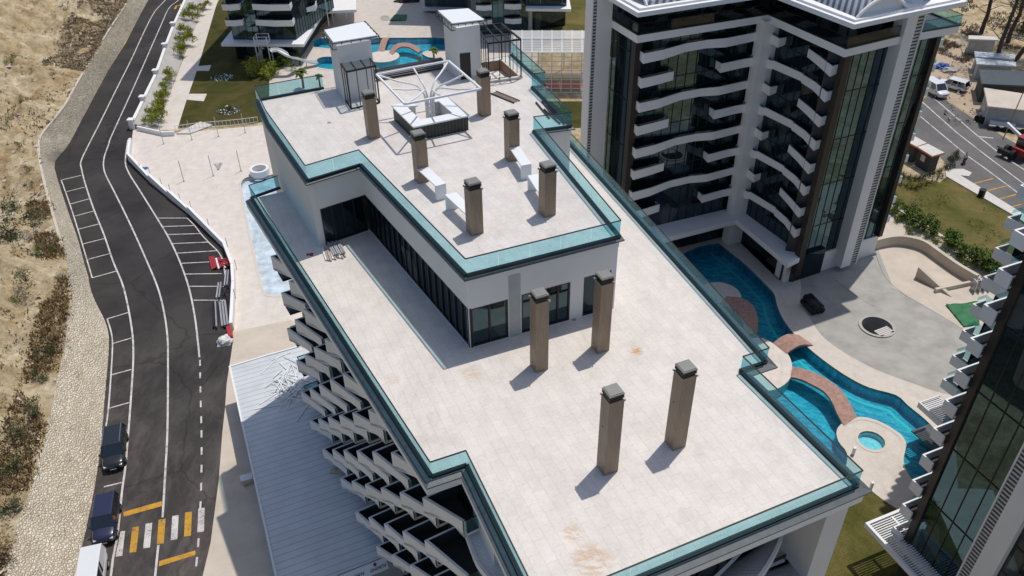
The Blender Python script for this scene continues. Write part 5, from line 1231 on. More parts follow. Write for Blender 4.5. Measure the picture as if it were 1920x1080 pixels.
# ================================================================ things on the roof
pk = thing('plank_stack', at(627, 476, ZL), 'stack of pale and grey planks on the lower roof terrace', 'planks')
for k in range(9):
    j_ = (k*7) % 5-2; b = MB(); a_ = at(604+k*4.5, 467-k*.9+j_, ZL); c_ = at(612+k*4.4, 491-k*.9+j_*.8, ZL); b.bar(V3(a_, ZL+.07), V3(c_, ZL+.07), .10, .1); b.build('plank', 'timber' if k % 3 else 'panel_white', pk)
for k in range(6):
    b = MB(); a_ = at(615+k*4.0, 459-k*.7+(k % 2)*2, ZL); c_ = at(627+k*4.1, 483-k*.7, ZL); b.bar(V3(a_, ZL+.2), V3(c_, ZL+.18+.03*(k % 3)), .10, .09); b.build('grey_batten', 'galvanised', pk)
b = MB(); b.bar(at(575, 478, ZL+.04), at(587, 475, ZL+.04), .09, .07); b.bar(at(576, 476, ZL+.04), at(586, 479, ZL+.04), .08, .06); tag(b.build('red_bar', 'red_paint'), 'short crossed red bars lying on the lower roof terrace', 'bars')
ld = thing('ladder', at(946, 183, ZU), 'ladder lying flat on the upper roof beside the right rear chimney', 'ladder')
la, lb = at(925, 173, ZU+.05), at(969, 191, ZU+.05); dl = (lb-la).normalized(); nl = Vector((-dl.y, dl.x, 0))
for s_ in (-.28, .28): b = MB(); b.bar(la+nl*s_, lb+nl*s_, .08, .08); b.build('rail', 'black_frame', ld)
for k in range(14): b = MB(); p = la.lerp(lb, (k+.5)/14); b.bar(p-nl*.27, p+nl*.27, .05, .05); b.build('rung', 'timber', ld)
gm = thing('loose_metal_profiles', at(1032, 213, ZU), 'dark metal profiles left along the glass railing on the upper roof', 'profiles')
for p, q in (((1005, 192), (1030, 222)), ((1016, 190), (1042, 222)), ((1020, 205), (1050, 232)), ((1025, 198), (1058, 232))):
    b = MB(); b.bar(at(*p, ZU+.06), at(*q, ZU+.06), .1, .1); b.build('profile', 'black_frame', gm)
for px, py, z, l_ in ((740, 788, ZL, 'small square brown roof outlet on the lower terrace near the left railing'), (962, 628, ZL, 'small dark roof outlet in the shade before the penthouse front'), (1076, 599, ZL, 'small grey roof outlet beside the penthouse door shade'), (617, 230, ZU, 'small round roof outlet on the upper terrace left of the chimneys')):
    p = at(px, py, z); b = MB(); b.box((p.x, p.y, z+.003), .22, .22, .02); tag(b.build('roof_outlet', 'brown_wall'), l_, 'outlet', 'roof outlets')
mast = thing('antenna_mast', at(612, 52, ZU+4.4), 'thin pale mast rising from the rear of the left stair tower roof', 'mast'); q = at(617, 50, ZU+4.37); b = MB(); b.tube([q, q+Vector((0, 0, 3.2))], .04, 6); b.build('pole', 'steel', mast)

# ================================================================ vehicles
def car(name, loc, az, label, L=4.8, W=1.9, H=1.75, belt=1.0, hood=.98, cab=(-2.3, -1.95, .55, 1.25), paint='car_black', cargo=0.0, rails=False, group=None, cat='car'):
    root = thing(name, (0, 0, 0), label, cat, group)
    w = W/2
    S = [(-L/2, .42, .80*w, belt-.12), (-L/2+.12, .30, .96*w, belt-.02), (-L*.30, .25, w, belt), (0, .25, w, belt), (cab[3], .25, w, belt-.02), (L*.38, .27, .98*w, hood-.02), (L/2-.22, .30, .90*w, hood-.12), (L/2, .36, .74*w, hood-.34)]
    sec = []
    for x, zl, hw, zt in S:
        half = [(.82*hw, zl), (.98*hw, zl+.16), (hw, (zl+zt)*.52), (.97*hw, zt-.10), (.86*hw, zt-.01), (.4*hw, zt+.03)]
        sec.append([Vector((x, -y, z)) for y, z in half]+[Vector((x, y, z)) for y, z in half[::-1]])
    n = len(sec[0]); vs = [v for s_ in sec for v in s_]; fs = [(i*n+k, (i+1)*n+k, (i+1)*n+(k+1) % n, i*n+(k+1) % n) for i in range(len(sec)-1) for k in range(n)]
    fs += [tuple(range(n)), tuple(range((len(sec)-1)*n, len(sec)*n))[::-1]]
    b = MB().add(vs, fs).build('body', paint, root, True); 
    m_ = b.modifiers.new('smooth', 'SUBSURF'); m_.levels = 1; m_.render_levels = 1
    wb, wt = w*.94, w*.82
    bot = [Vector((cab[0], -wb, belt-.03)), Vector((cab[3], -wb, belt-.03)), Vector((cab[3], wb, belt-.03)), Vector((cab[0], wb, belt-.03))]
    top = [Vector((cab[1], -wt, H-.05)), Vector((cab[2], -wt, H-.05)), Vector((cab[2], wt, H-.05)), Vector((cab[1], wt, H-.05))]
    g = MB().add(bot+top, [(0, 1, 5, 4), (1, 2, 6, 5), (2, 3, 7, 6), (3, 0, 4, 7), (4, 5, 6, 7)]); g.build('window_glass', 'car_glass', root)
    b = MB(); k = 1.03; x0, x1 = cab[1]-.06, cab[2]+.04
    ro = [Vector((x0, -wt*k, H-.06)), Vector((x1, -wt*k, H-.06)), Vector((x1, wt*k, H-.06)), Vector((x0, wt*k, H-.06))]
    b.add(ro+[Vector((v.x*.97+.01, v.y*.9, H)) for v in ro], [(0, 1, 5, 4), (1, 2, 6, 5), (2, 3, 7, 6), (3, 0, 4, 7), (4, 5, 6, 7), (3, 2, 1, 0)]); b.build('roof', paint, root, bevel=.03)
    b = MB()
    for i in range(4): b.bar(bot[i], top[i], .10, .07)
    for s_ in (-1, 1):
        for t in ((.40, .70) if not cargo else (.62,)): b.bar(bot[0 if s_ < 0 else 3].lerp(bot[1 if s_ < 0 else 2], t), top[0 if s_ < 0 else 3].lerp(top[1 if s_ < 0 else 2], t), .08, .05)
    b.build('pillar', paint, root)
    if cargo:
        for s_ in (-1, 1):
            b = MB(); a0, a1 = bot[0 if s_ < 0 else 3], bot[1 if s_ < 0 else 2]; t0, t1 = top[0 if s_ < 0 else 3], top[1 if s_ < 0 else 2]; o_ = Vector((0, s_*.015, 0))
            b.quad(a0+o_, a0.lerp(a1, cargo)+o_, t0.lerp(t1, cargo)+o_, t0+o_); b.build('side_panel', paint, root)
    for sx in (-1, 1):
        for sy in (-1, 1):
            c = Vector((sx*L*.31, sy*(w-.11), .33)); T_ = MB(); T_.tube([c-Vector((0, .11, 0)), c+Vector((0, .11, 0))], .33, 16); ty = T_.build('wheel', 'rubber', root); T2 = MB(); T2.tube([c+Vector((0, sy*.10, 0)), c+Vector((0, sy*.118, 0))], .2, 12); T2.build('rim', 'rim', ty)
    for sy in (-1, 1):
        b = MB(); b.bar((L/2-.30, sy*w*.66, hood-.25), (L/2-.10, sy*w*.60, hood-.30), .34, .14); b.build('headlight', 'lamp_glass', root, bevel=.03)
        b = MB(); b.bar((-L/2+.02, sy*w*.74, belt-.2), (-L/2+.02, sy*w*.74, belt+.08), .18, .1); b.build('tail_light', 'lamp_red', root)
        b = MB(); b.box((cab[3]-.30, sy*(w+.10), belt-.02), .16, .24, .17); b.build('mirror', paint, root, bevel=.03)
    b = MB(); b.bar((L/2-.03, -.45*w, hood-.42), (L/2-.03, .45*w, hood-.42), .06, .14); b.build('grille', 'black_metal', root)
    b = MB(); b.bar((L/2+.01, -.26, .47), (L/2+.01, .26, .47), .02, .11); b.build('number_plate', 'panel_white', root)
    b = MB(); b.bar((cab[3]-.08, -.5*w, belt+.05), (cab[3]-.22, .1*w, belt+.16), .02, .02); b.bar((cab[3]-.08, .1*w, belt+.05), (cab[3]-.22, .6*w, belt+.16), .02, .02); b.build('wiper', 'black_metal', root)
    if rails:
        for sy in (-1, 1): b = MB(); b.bar((x0+.1, sy*wt*.92, H+.04), (x1-.15, sy*wt*.92, H+.04), .05, .05); b.build('roof_rail', 'chrome', root)
    root.location = loc; root.rotation_euler = (0, 0, rad(90)-rad(az)); return root
c = at(219, 850); car('parked_car', (c.x, c.y, .008), 163, 'black estate car with silver roof rails parked at the foot of the stone wall', rails=True)
c = at(206, 985); car('parked_van', (c.x-.1, c.y, .008), 165, 'dark navy blue van parked beside the zebra crossing', L=4.4, W=1.84, H=1.85, belt=1.08, hood=1.02, cab=(-2.15, -1.95, .45, 1.15), paint='car_navy', cat='van')
c = at(183, 1085); car('white_van', (c.x, c.y-.6, .008), 165, 'white van at the lower left, cut by the picture edge', L=4.9, W=1.9, H=1.95, belt=1.1, hood=1.05, cab=(-2.4, -2.3, .9, 1.6), paint='car_white', cargo=.5, cat='van')
c = at(1751, 176); car('white_panel_van', (c.x, c.y, .008), 165, 'small white panel van facing the camera beside the tower edge', L=5.0, W=2.1, H=2.1, belt=1.2, hood=1.15, cab=(-2.4, -2.3, .8, 1.5), paint='car_white', cargo=.6, cat='van')
c = at(1784, 166); car('white_estate_car', (c.x, c.y, .008), 318, 'white car seen from behind on the sandy yard', L=4.9, W=2.0, H=1.8, paint='car_white', cab=(-2.35, -2.05, .5, 1.2))
# red telehandler at the right edge
tl = thing('red_tractor', at(1905, 300), 'red tractor cut by the right picture edge on the side road', 'tractor'); c = at(1908, 296)
b = MB(); b.box((c.x+.6, c.y, .9), 3.4, 2.0, .9, .5); b.build('body', 'red_paint', tl, bevel=.1)
b = MB(); b.box((c.x+.4, c.y+.2, 1.803), 1.6, 1.6, 1.2, .5); b.build('cab', 'car_glass', tl)
b = MB(); b.box((c.x+.4, c.y+.2, 3.005), 1.8, 1.8, .14, .5); b.build('cab_roof', 'red_paint', tl, bevel=.04)
for x, y, r_ in ((-1.2, -.6, .75), (-1.3, 1.0, .75), (1.5, .2, .75), (1.2, -1.3, .75)):
    p = c+Vector((x, y, r_)); e = Vector((-.48, .88, 0))*.25; b = MB(); b.tube([p-e, p+e], r_, 18); b.build('wheel', 'rubber', tl)
b = MB(); b.bar(c+Vector((1.0, .8, 2.0)), c+Vector((-.4, 4.5, 3.2)), .35, .4); b.build('boom', 'white_paint_metal', tl)
b = MB(); b.box((c.x-2.1, c.y+.2, .5), .6, 1.7, .7, .5); b.build('front_tool', 'black_metal', tl)
tl2 = thing('low_trailer', at(1880, 246), 'low trailer with small black wheels and white boards on it', 'trailer'); c = at(1885, 243)
b = MB(); b.box((c.x, c.y, .55), 5.0, 1.8, .16, -.35); b.build('bed', 'steel', tl2); b = MB(); b.box((c.x-.6, c.y+.3, .73), 3.4, .9, .3, -.35); b.build('board', 'foil_white', tl2)
for x, y in ((-1.6, .1), (-.6, -.3), (.6, -.8), (1.6, -1.1)): p = c+Vector((x, y-.6, .4)); b = MB(); b.tube([p, p+Vector((.1, .28, 0))], .4, 14); b.build('wheel', 'rubber', tl2)
pole = thing('leaning_pole', at(1878, 265), 'thin dark pole slanting up from the side road', 'pole'); q = at(1880, 262); b = MB(); b.tube([q, at(1919, 172, 5.0)], .07, 6); b.build('pole', 'black_frame', pole)
# motor scooter with rider
ms = thing('motor_scooter', at(1808, 307), 'dark motor scooter ridden along the side road edge', 'scooter'); c = at(1807, 306); dr = Vector((.62, .78, 0))
for s_ in (-.62, .62): p = c+dr*s_+Vector((0, 0, .3)); nn = Vector((-dr.y, dr.x, 0))*.07; b = MB(); b.tube([p-nn, p+nn], .3, 14); b.build('wheel', 'rubber', ms)
b = MB(); b.bar(c-dr*.7+Vector((0, 0, .62)), c+dr*.1+Vector((0, 0, .62)), .34, .3); b.bar(c+dr*.1+Vector((0, 0, .35)), c+dr*.6+Vector((0, 0, .35)), .32, .12); b.bar(c+dr*.6+Vector((0, 0, .3)), c+dr*.48+Vector((0, 0, 1.05)), .3, .1); b.build('body', 'tarp_black', ms, bevel=.04)
b = MB(); h_ = c+dr*.46+Vector((0, 0, 1.08)); nn = Vector((-dr.y, dr.x, 0)); b.bar(h_-nn*.35, h_+nn*.35, .05, .05); b.build('handlebar', 'black_metal', ms)
def person_body(name, joints, edges, mat, parent=None):
    me = bpy.data.meshes.new(name); off = wloc(parent) if parent else Vector(); me.from_pydata([Vector(j[0])-off for j in joints], edges, []); o = bpy.data.objects.new(name, me); COL.objects.link(o)
    sk = o.modifiers.new('skin', 'SKIN'); o.modifiers.new('sub', 'SUBSURF').render_levels = 1
    for v, j in zip(me.skin_vertices[0].data, joints): v.radius = (j[1], j[1])
    me.skin_vertices[0].data[0].use_root = True; me.materials.append(MATS[mat])
    if parent: o.parent = parent
    return o
rd = thing('person', c, 'person in a white shirt and dark trousers riding the scooter', 'person')
def J(f, s_, z, r_): return (c+dr*f+nn*s_+Vector((0, 0, z)), r_)
person_body('body', [J(-.3, 0, .85, .17), J(-.25, 0, 1.15, .16), J(-.18, 0, 1.42, .16), J(-.14, 0, 1.56, .06), J(-.12, 0, 1.68, .11), J(-.11, 0, 1.78, .10), J(-.15, .2, 1.42, .07), J(.05, .26, 1.2, .05), J(.38, .28, 1.12, .04), J(-.15, -.2, 1.42, .07), J(.05, -.26, 1.2, .05), J(.38, -.28, 1.12, .04), J(-.25, .1, .84, .1), J(.12, .16, .84, .085), J(.2, .15, .45, .06), J(.3, .15, .44, .05), J(-.25, -.1, .84, .1), J(.12, -.16, .84, .085), J(.2, -.15, .45, .06), J(.3, -.15, .44, .05)],
   [(0, 1), (1, 2), (2, 3), (3, 4), (4, 5), (2, 6), (6, 7), (7, 8), (2, 9), (9, 10), (10, 11), (0, 12), (12, 13), (13, 14), (14, 15), (0, 16), (16, 17), (17, 18), (18, 19)], 'skin', rd)
person_body('shirt', [J(-.3, 0, .9, .19), J(-.25, 0, 1.15, .185), J(-.18, 0, 1.43, .18), J(-.14, .22, 1.42, .09), J(-.02, .25, 1.27, .075), J(-.14, -.22, 1.42, .09), J(-.02, -.25, 1.27, .075)], [(0, 1), (1, 2), (2, 3), (3, 4), (2, 5), (5, 6)], 'cloth_white', rd)
person_body('trousers', [J(-.3, 0, .86, .18), J(-.2, .1, .84, .12), J(.13, .16, .84, .1), J(.2, .15, .5, .08), J(-.2, -.1, .84, .12), J(.13, -.16, .84, .1), J(.2, -.15, .5, .08)], [(0, 1), (1, 2), (2, 3), (0, 4), (4, 5), (5, 6)], 'cloth_dark', rd)
person_body('hair', [J(-.14, 0, 1.74, .10), J(-.12, 0, 1.81, .105)], [(0, 1)], 'tarp_black', rd)

# ================================================================ pool side: bridges, low walls, tarps, slide
def bridge(A, Bq, z0, rise, label, th=.25):
    A, Bq = resample(smooth_line(ats(A), 4), 21), resample(smooth_line(ats(Bq), 4), 21); b = MB(); zz = [z0+rise*math.sin(math.pi*k/20) for k in range(21)]
    for k in range(20):
        t_ = [V3(A[k], zz[k]), V3(A[k+1], zz[k+1]), V3(Bq[k+1], zz[k+1]), V3(Bq[k], zz[k])]; lo = [v-Vector((0, 0, th)) for v in t_]
        b.quad(*t_); b.quad(t_[0], t_[1], lo[1], lo[0]); b.quad(t_[3], t_[2], lo[2], lo[3]); b.quad(*lo)
    tag(b.build('stone_bridge', 'bridge_rock'), label, 'bridge', 'stone bridges over the pools')
bridge([(1449, 644), (1473, 634), (1498, 629)], [(1474, 664), (1500, 654), (1525, 648)], .06, .45, 'short pink stone bridge from the round island to the plaza edge')
bridge([(1485, 688), (1509, 696), (1532, 707), (1557, 723), (1577, 740), (1592, 760), (1607, 782)], [(1482, 708), (1498, 713), (1520, 726), (1543, 741), (1558, 760), (1568, 779), (1582, 799)], .06, .45, 'long curved pink stone bridge between the round island and the spa')
bridge([(1362, 556), (1392, 563), (1412, 580), (1420, 602), (1420, 624)], [(1345, 575), (1370, 580), (1384, 592), (1392, 608), (1396, 630)], .06, .35, 'pink stone bridge seen through the glass railing')
bridge([(709, 97), (714, 84), (718, 71)], [(721, 97), (726, 84), (730, 71)], .06, .45, 'straight pink stone bridge over the far pool')
bridge([(729, 99), (742, 88), (760, 85), (778, 88), (790, 94)], [(736, 104), (747, 95), (760, 92.5), (772, 95), (785, 100)], .06, .5, 'arched pink stone bridge over the far pool beside the round island')
cwl = [V3(p) for p in smooth_line(ats([(1631, 470), (1647, 464), (1677, 459), (1705, 462), (1730, 470), (1752, 485), (1790, 512), (1827, 534)]), 4)]
b = MB(); b.wallstrip(cwl, .45, 0, 1.35); o = b.build('curved_ramp_wall', 'concrete_warm'); tag(o, 'low curved beige wall sweeping round the ramp behind the plaza', 'wall')
b = MB(); b.wallstrip(ats([(1717, 520), (1745, 535), (1785, 556)]), .4, 0, [1.5, .9, .05]); tag(b.build('wedge_wall', 'concrete_warm'), 'wedge shaped beige wall sloping down beside the ramp', 'wall')
b = MB(); b.wallstrip(ats([(1752, 548), (1790, 540), (1827, 532)]), .3, 0, .5); tag(b.build('ramp_kerb_wall', 'concrete_warm'), 'low beige kerb wall at the lower end of the ramp', 'wall')
def cloth(name, px, z, mat, label, amp=.12, seed=0):
    P = ats(px, z); b = MB(); n = 14; vs = []
    for i in range(n+1):
        for j in range(n+1):
            p = P[0].lerp(P[1], i/n).lerp(P[3].lerp(P[2], i/n), j/n); vs.append(p+Vector((0, 0, .06+amp*abs(mnoise.noise(p*.9+Vector((seed, 0, 0)))))))
    b.add(vs, [(i*(n+1)+j, (i+1)*(n+1)+j, (i+1)*(n+1)+j+1, i*(n+1)+j+1) for i in range(n) for j in range(n)]); o = b.build(name, mat, None, True); m_ = o.modifiers.new('thick', 'SOLIDIFY'); m_.thickness = .02; return tag(o, label, 'tarpaulin')
cloth('green_tarpaulin', [(1772, 572), (1833, 568), (1836, 610), (1807, 614)], 0, 'tarp_green', 'creased green tarpaulin on the ground beside the right edge block', .35, 3)
cloth('green_tarpaulin', [(740, 28), (763, 28), (761, 38), (730, 39)], .1, 'tarp_green', 'green tarpaulin square on the far white plaza', .08, 1)
b = MB(); b.quad(*ats([(1800, 570), (1832, 568), (1836, 582), (1806, 584)], .03)); o = b.build('white_board', 'panel_white'); tag(o, 'white ribbed board beside the creased green tarpaulin', 'board')
fr_ = thing('metal_frame_rack', at(1838, 545), 'grey metal frame rack standing at the end of the curved wall', 'rack'); c = at(1838, 545)
for k in range(4): b = MB(); p = c+Vector((-.9+.6*k, .1*k, 0)); b.bar(p, p+Vector((0, 0, 1.4)), .12, .9); b.build('panel', 'steel', fr_)
b = MB(); b.bar(c+Vector((-1, 0, 1.3)), c+Vector((1.1, .3, 1.3)), .1, .1); b.build('top_bar', 'steel', fr_)
bb = thing('black_wrapped_bundle', at(1525, 572), 'large black wrapped bundle lying on the plaza beside the pool', 'bundle'); p, q = at(1513, 560, .6), at(1535, 582, .6); dq = (q-p).normalized(); nq = Vector((-dq.y, dq.x, 0))
for k, (o_, h_) in enumerate(((-.5, 0), (0, .05), (.5, 0), (-.25, .5), (.25, .5))):
    b = MB(); b.tube([p+nq*o_+Vector((0, 0, h_-.15)), q+nq*o_+Vector((0, 0, h_-.15))], .36, 10); b.build('roll', 'tarp_black', bb, True)
lump('parked_rubble', 763, 3, 0, 2.4, 1.0, .8, 'tarp_black', 'dark heap of building debris on the far plaza', 'debris', 4)
b = MB(); b.add([at(722+9*math.cos(a*.26), 34+5*math.sin(a*.26), .03) for a in range(24)], [tuple(range(24))]); tag(b.build('manhole_cover', 'concrete_grey'), 'round grey cover beside the far green tarpaulin', 'cover')
# water slide
slp = thing('water_slide', at(505, 138), 'white water slide with a railed tower and curving chute into the far pool', 'water slide')
tz = 4.3; c = at(500, 122); b = MB()
for dx, dy in ((-1.1, -.9), (1.1, -.9), (1.1, .9), (-1.1, .9)): b.tube([(c.x+dx, c.y+dy, 0), (c.x+dx, c.y+dy, tz+1.1)], .09, 8)
b.build('tower_leg', 'white_paint_metal', slp); b = MB(); b.box((c.x, c.y, tz-.12), 2.5, 2.1, .12); b.build('platform', 'plaster_white', slp)
b = MB()
for z in (tz+.5, tz+1.1): 
    for (x0_, y0_), (x1_, y1_) in (((-1.1, -.9), (-1.1, .9)), ((-1.1, .9), (1.1, .9)), ((-1.1, -.9), (1.1, -.9))): b.bar((c.x+x0_, c.y+y0_, z), (c.x+x1_, c.y+y1_, z), .06, .06)
b.build('railing', 'white_paint_metal', slp)
b = MB()
for k in range(14): a = k*.42; b.bar((c.x+.2, c.y-2.2, tz*k/14+.1), (c.x+.2+1.1*math.cos(a), c.y-2.2+1.1*math.sin(a), tz*k/14+.1), .3, .06)
b.tube([(c.x+.2, c.y-2.2, 0), (c.x+.2, c.y-2.2, tz)], .1, 8); b.build('spiral_stair', 'steel', slp)
ch_ = smooth_line([at(508, 97, tz), at(522, 96, tz-.15), at(545, 108, 3.0), at(562, 113, 1.7), at(580, 118, .75), at(596, 118.5, .45)], 6); L = offset(ch_, .55); Rr = offset(ch_, -.55); b = MB()
for k in range(len(ch_)-1):
    z0_, z1_ = ch_[k].z, ch_[k+1].z
    for (P_, dz) in ((L, .38), (Rr, .38)): b.quad(V3(P_[k], z0_), V3(P_[k+1], z1_), V3(P_[k+1], z1_+dz), V3(P_[k], z0_+dz))
    b.quad(V3(L[k], z0_), V3(L[k+1], z1_), V3(Rr[k+1], z1_), V3(Rr[k], z0_))
o = b.build('chute', 'panel_white', slp); m_ = o.modifiers.new('thick', 'SOLIDIFY'); m_.thickness = .08
for px, py in ((551, 122), (575, 124)): p = at(px, py); b = MB(); b.tube([p, p+Vector((0, 0, 1.6))], .08, 8); b.build('support', 'steel', slp)
b = MB(); q0 = at(488, 326); R1 = ring(q0, 1.35, 22)
for i in range(22):
    a_, c_ = R1[i], R1[(i+1) % 22]; e0, e1 = q0.lerp(a_, .72), q0.lerp(c_, .72); b.prism(P2([a_, c_, e1, e0]), .005, .9)
tag(b.build('round_white_basin', 'panel_white'), 'round white basin rim at the head of the dry pool', 'basin')
# kiosks and sheds
def shed(name, roof_px, h, label, wall, roofm, trim=None, over=.35, cat='shed', win=None):
    R_ = [V3(p) for p in ats(roof_px, h)]; t = thing(name, V3(R_[0], 0), label, cat); Wp = inset(R_, over)
    b = MB(); b.prism(Wp, 0, h-.25); b.build('wall', wall, t)
    b = MB(); b.prism(P2(inset(R_, .05)), h-.05, h); b.build('roof', roofm, t)
    b = MB(); b.prism(P2(R_), h-.245, h-.055); b.build('eave', trim or roofm, t)
    if win:
        for (i, j, t0, t1, z0, z1) in win:
            a_, c_ = Vector((*Wp[i], 0)), Vector((*Wp[j], 0)); d = (c_-a_).normalized(); cen = sum((Vector((*q, 0)) for q in Wp), Vector())/len(Wp); nn_ = Vector((d.y, -d.x, 0)); nn_ = nn_ if nn_.dot((a_+c_)/2-cen) > 0 else -nn_
            b = MB(); p0, p1 = a_.lerp(c_, t0)+nn_*.03, a_.lerp(c_, t1)+nn_*.03; b.quad(V3(p0, z0), V3(p1, z0), V3(p1, z1), V3(p0, z1)); b.build('window', 'galvanised', t)
    return t
shed('kiosk', [(1719, 275), (1740, 269), (1772, 286), (1748, 293)], 2.75, 'grey kiosk with a pale roof edged in orange, nearer the side road', 'dark_wall', 'kerb', 'orange_trim', win=[(0, 3, .25, .6, 1.1, 2.0)], cat='kiosk')
shed('kiosk', [(1690, 259), (1710, 252), (1739, 268), (1718, 275)], 2.75, 'grey kiosk with orange roof edge half hidden behind the tower', 'dark_wall', 'kerb', 'orange_trim', cat='kiosk')
shed('site_shed', [(1845, 164), (1945, 179), (1945, 209), (1852, 199)], 3.2, 'long pale flat roofed shed at the right edge', 'plaster_grey', 'concrete_warm', cat='shed', win=[(0, 3, .3, .6, .8, 1.8), (3, 2, .3, .45, .6, 1.6)])
shed('dark_roof_shed', [(1835, 130), (1945, 134), (1945, 162), (1841, 157)], 3.2, 'shed with a dark patchy roof behind the pale shed', 'dark_wall', 'slate', cat='shed')
shed('ribbed_shed', [(1829, 108), (1905, 116), (1905, 124), (1832, 120)], 2.8, 'shed with a ribbed white roof under the pine trunks', 'plaster_grey', 'ribbed_white', cat='shed')
shed('ribbed_shed', [(1827, 96), (1903, 102), (1903, 111), (1829, 106)], 2.8, 'narrow ribbed white roofed shed farther back under the pines', 'plaster_grey', 'ribbed_white', cat='shed')
shed('grey_cabin', [(1816, 66), (1870, 68), (1872, 75), (1816, 73)], 3.0, 'grey site cabin with a dark window below the pine slope', 'plaster_grey', 'kerb', cat='cabin', win=[(3, 2, .06, .25, 1.2, 2.2)])
lump('blue_tarpaulin', 1764, 127, 0, 1.5, .9, .9, 'tarp_blue', 'blue tarpaulin heap on the sandy yard', 'tarpaulin', 6); lump('rock_heap', 1779, 134, 0, 1.3, .9, .8, 'concrete', 'grey rock heap beside the blue tarpaulin', 'rocks', 7)
for k, (px, py) in enumerate(((1832, 222), (1841, 226))):
    p = at(px, py, .5); b = MB(); b.tube([p, p+Vector((.5, .25, 0))], .5, 12); tag(b.build('black_roll', 'rubber'), ('left' if k == 0 else 'right')+' one of two black rolls before the pale shed', 'roll', 'black rolls before the pale shed')
p = at(1853, 226, .45); b = MB(); b.tube([p, p+Vector((2.4, .5, 0))], .42, 12); tag(b.build('white_roll', 'foil_white'), 'thick white roll lying before the pale shed', 'roll')
lump('white_sheeting', 1865, 218, 0, 2.6, .9, .9, 'foil_white', 'heap of white sheeting along the pale shed wall', 'sheeting', 9); lump('white_sheeting', 1909, 222, 0, 1.2, 1.0, 1.2, 'foil_white', 'white bag heap near the right picture edge behind the trailer', 'sheeting', 11)
p = at(1839, 368); b = MB(); b.cyl((p.x, p.y), .42, .004, .95, 14); b.cyl((p.x, p.y), .47, .952, 1.02, 14); tag(b.build('waste_bin', 'tarp_black'), 'black round waste bin on the lawn beside the pavement', 'bin')
for k, (px, py, l_) in enumerate(((1632, 917, 'short white bollard light at the tip of the front lawn'), (1599, 852, 'small dark capped bollard light beside the spa'))):
    p = at(px, py); b = MB(); b.box((p.x, p.y, .004), .2, .2, .8); b.box((p.x, p.y, .806), .26, .26, .06); tag(b.build('bollard_light', 'panel_white'), l_, 'bollard', 'bollard lights')
lump('garden_stone', 1537, 1068, 0, .4, .3, .3, 'panel_white', 'single white stone on the front lawn', 'stone', 5)

# ================================================================ planting
def leaf_mesh(name, n, rx, ry, rz, size, mat, seed, z0=.5, clumps=9, droop=.3, spiky=False, trunk=None):
    rr = random.Random(seed); b = MB()
    cs = [(Vector((rr.gauss(0, .48), rr.gauss(0, .48), rr.uniform(-.55, .75))), rr.uniform(.28, .55)) for _ in range(clumps)]
    for _ in range(n):
        c, r = rr.choice(cs); d = Vector((rr.gauss(0, 1), rr.gauss(0, 1), rr.gauss(0, 1))).normalized()*r*rr.random()**.4
        p = c+d; p = Vector((p.x*rx, p.y*ry, z0+max(-.9, p.z)*rz))
        if p.z < .03: p.z = .03+rr.random()*.1
        u_ = Vector((rr.gauss(0, 1), rr.gauss(0, 1), rr.gauss(0, .5)+(1.2 if spiky else 0))).normalized(); v_ = u_.cross(Vector((rr.gauss(0, 1), rr.gauss(0, 1), rr.gauss(0, 1)))).normalized()
        s_ = size*rr.uniform(.6, 1.3); w_ = s_*(.28 if spiky else .5)
        b.add([p-v_*w_*.5, p+u_*s_*.5-v_*w_*.12, p+u_*s_+v_*0, p+u_*s_*.5+v_*w_*.6], [(0, 1, 2, 3)])
    return b
def plant_proto(name, mb, mat, label, cat, loc, group, stem=.5):
    t = thing(name, loc, label, cat, group); o = MB(); o.v = [v+Vector(loc) for v in mb.v]; o.f = mb.f; o.build('crown', mat, t)
    s_ = MB(); rr = random.Random(1)
    for k in range(4): s_.tube([Vector(loc)+Vector((rr.gauss(0, .05), rr.gauss(0, .05), 0)), Vector(loc)+Vector((rr.gauss(0, .3)*stem, rr.gauss(0, .3)*stem, stem*1.2))], .03, 5, .012)
    s_.build('stem', 'bark', t); return t
def hill_z(p):
    best = None
    for i in range(0, NS, 2):
        dy = abs((topw[i]+Vector((-1, .12, 0)).normalized()*((topw[i].x-p.x)))[1]-p.y)
        if best is None or dy < best[0]: best = (dy, i)
    i = best[1]; t = max(0, (topw[i].x-p.x)/.9929/46); return hill_pt(i, min(1, t)).z
def on_hill(px, py):
    z = 6.0
    for _ in range(6):
        p = at(px, py, z); z = hill_z(p)
    return at(px, py, z)
rv = random.Random(11)
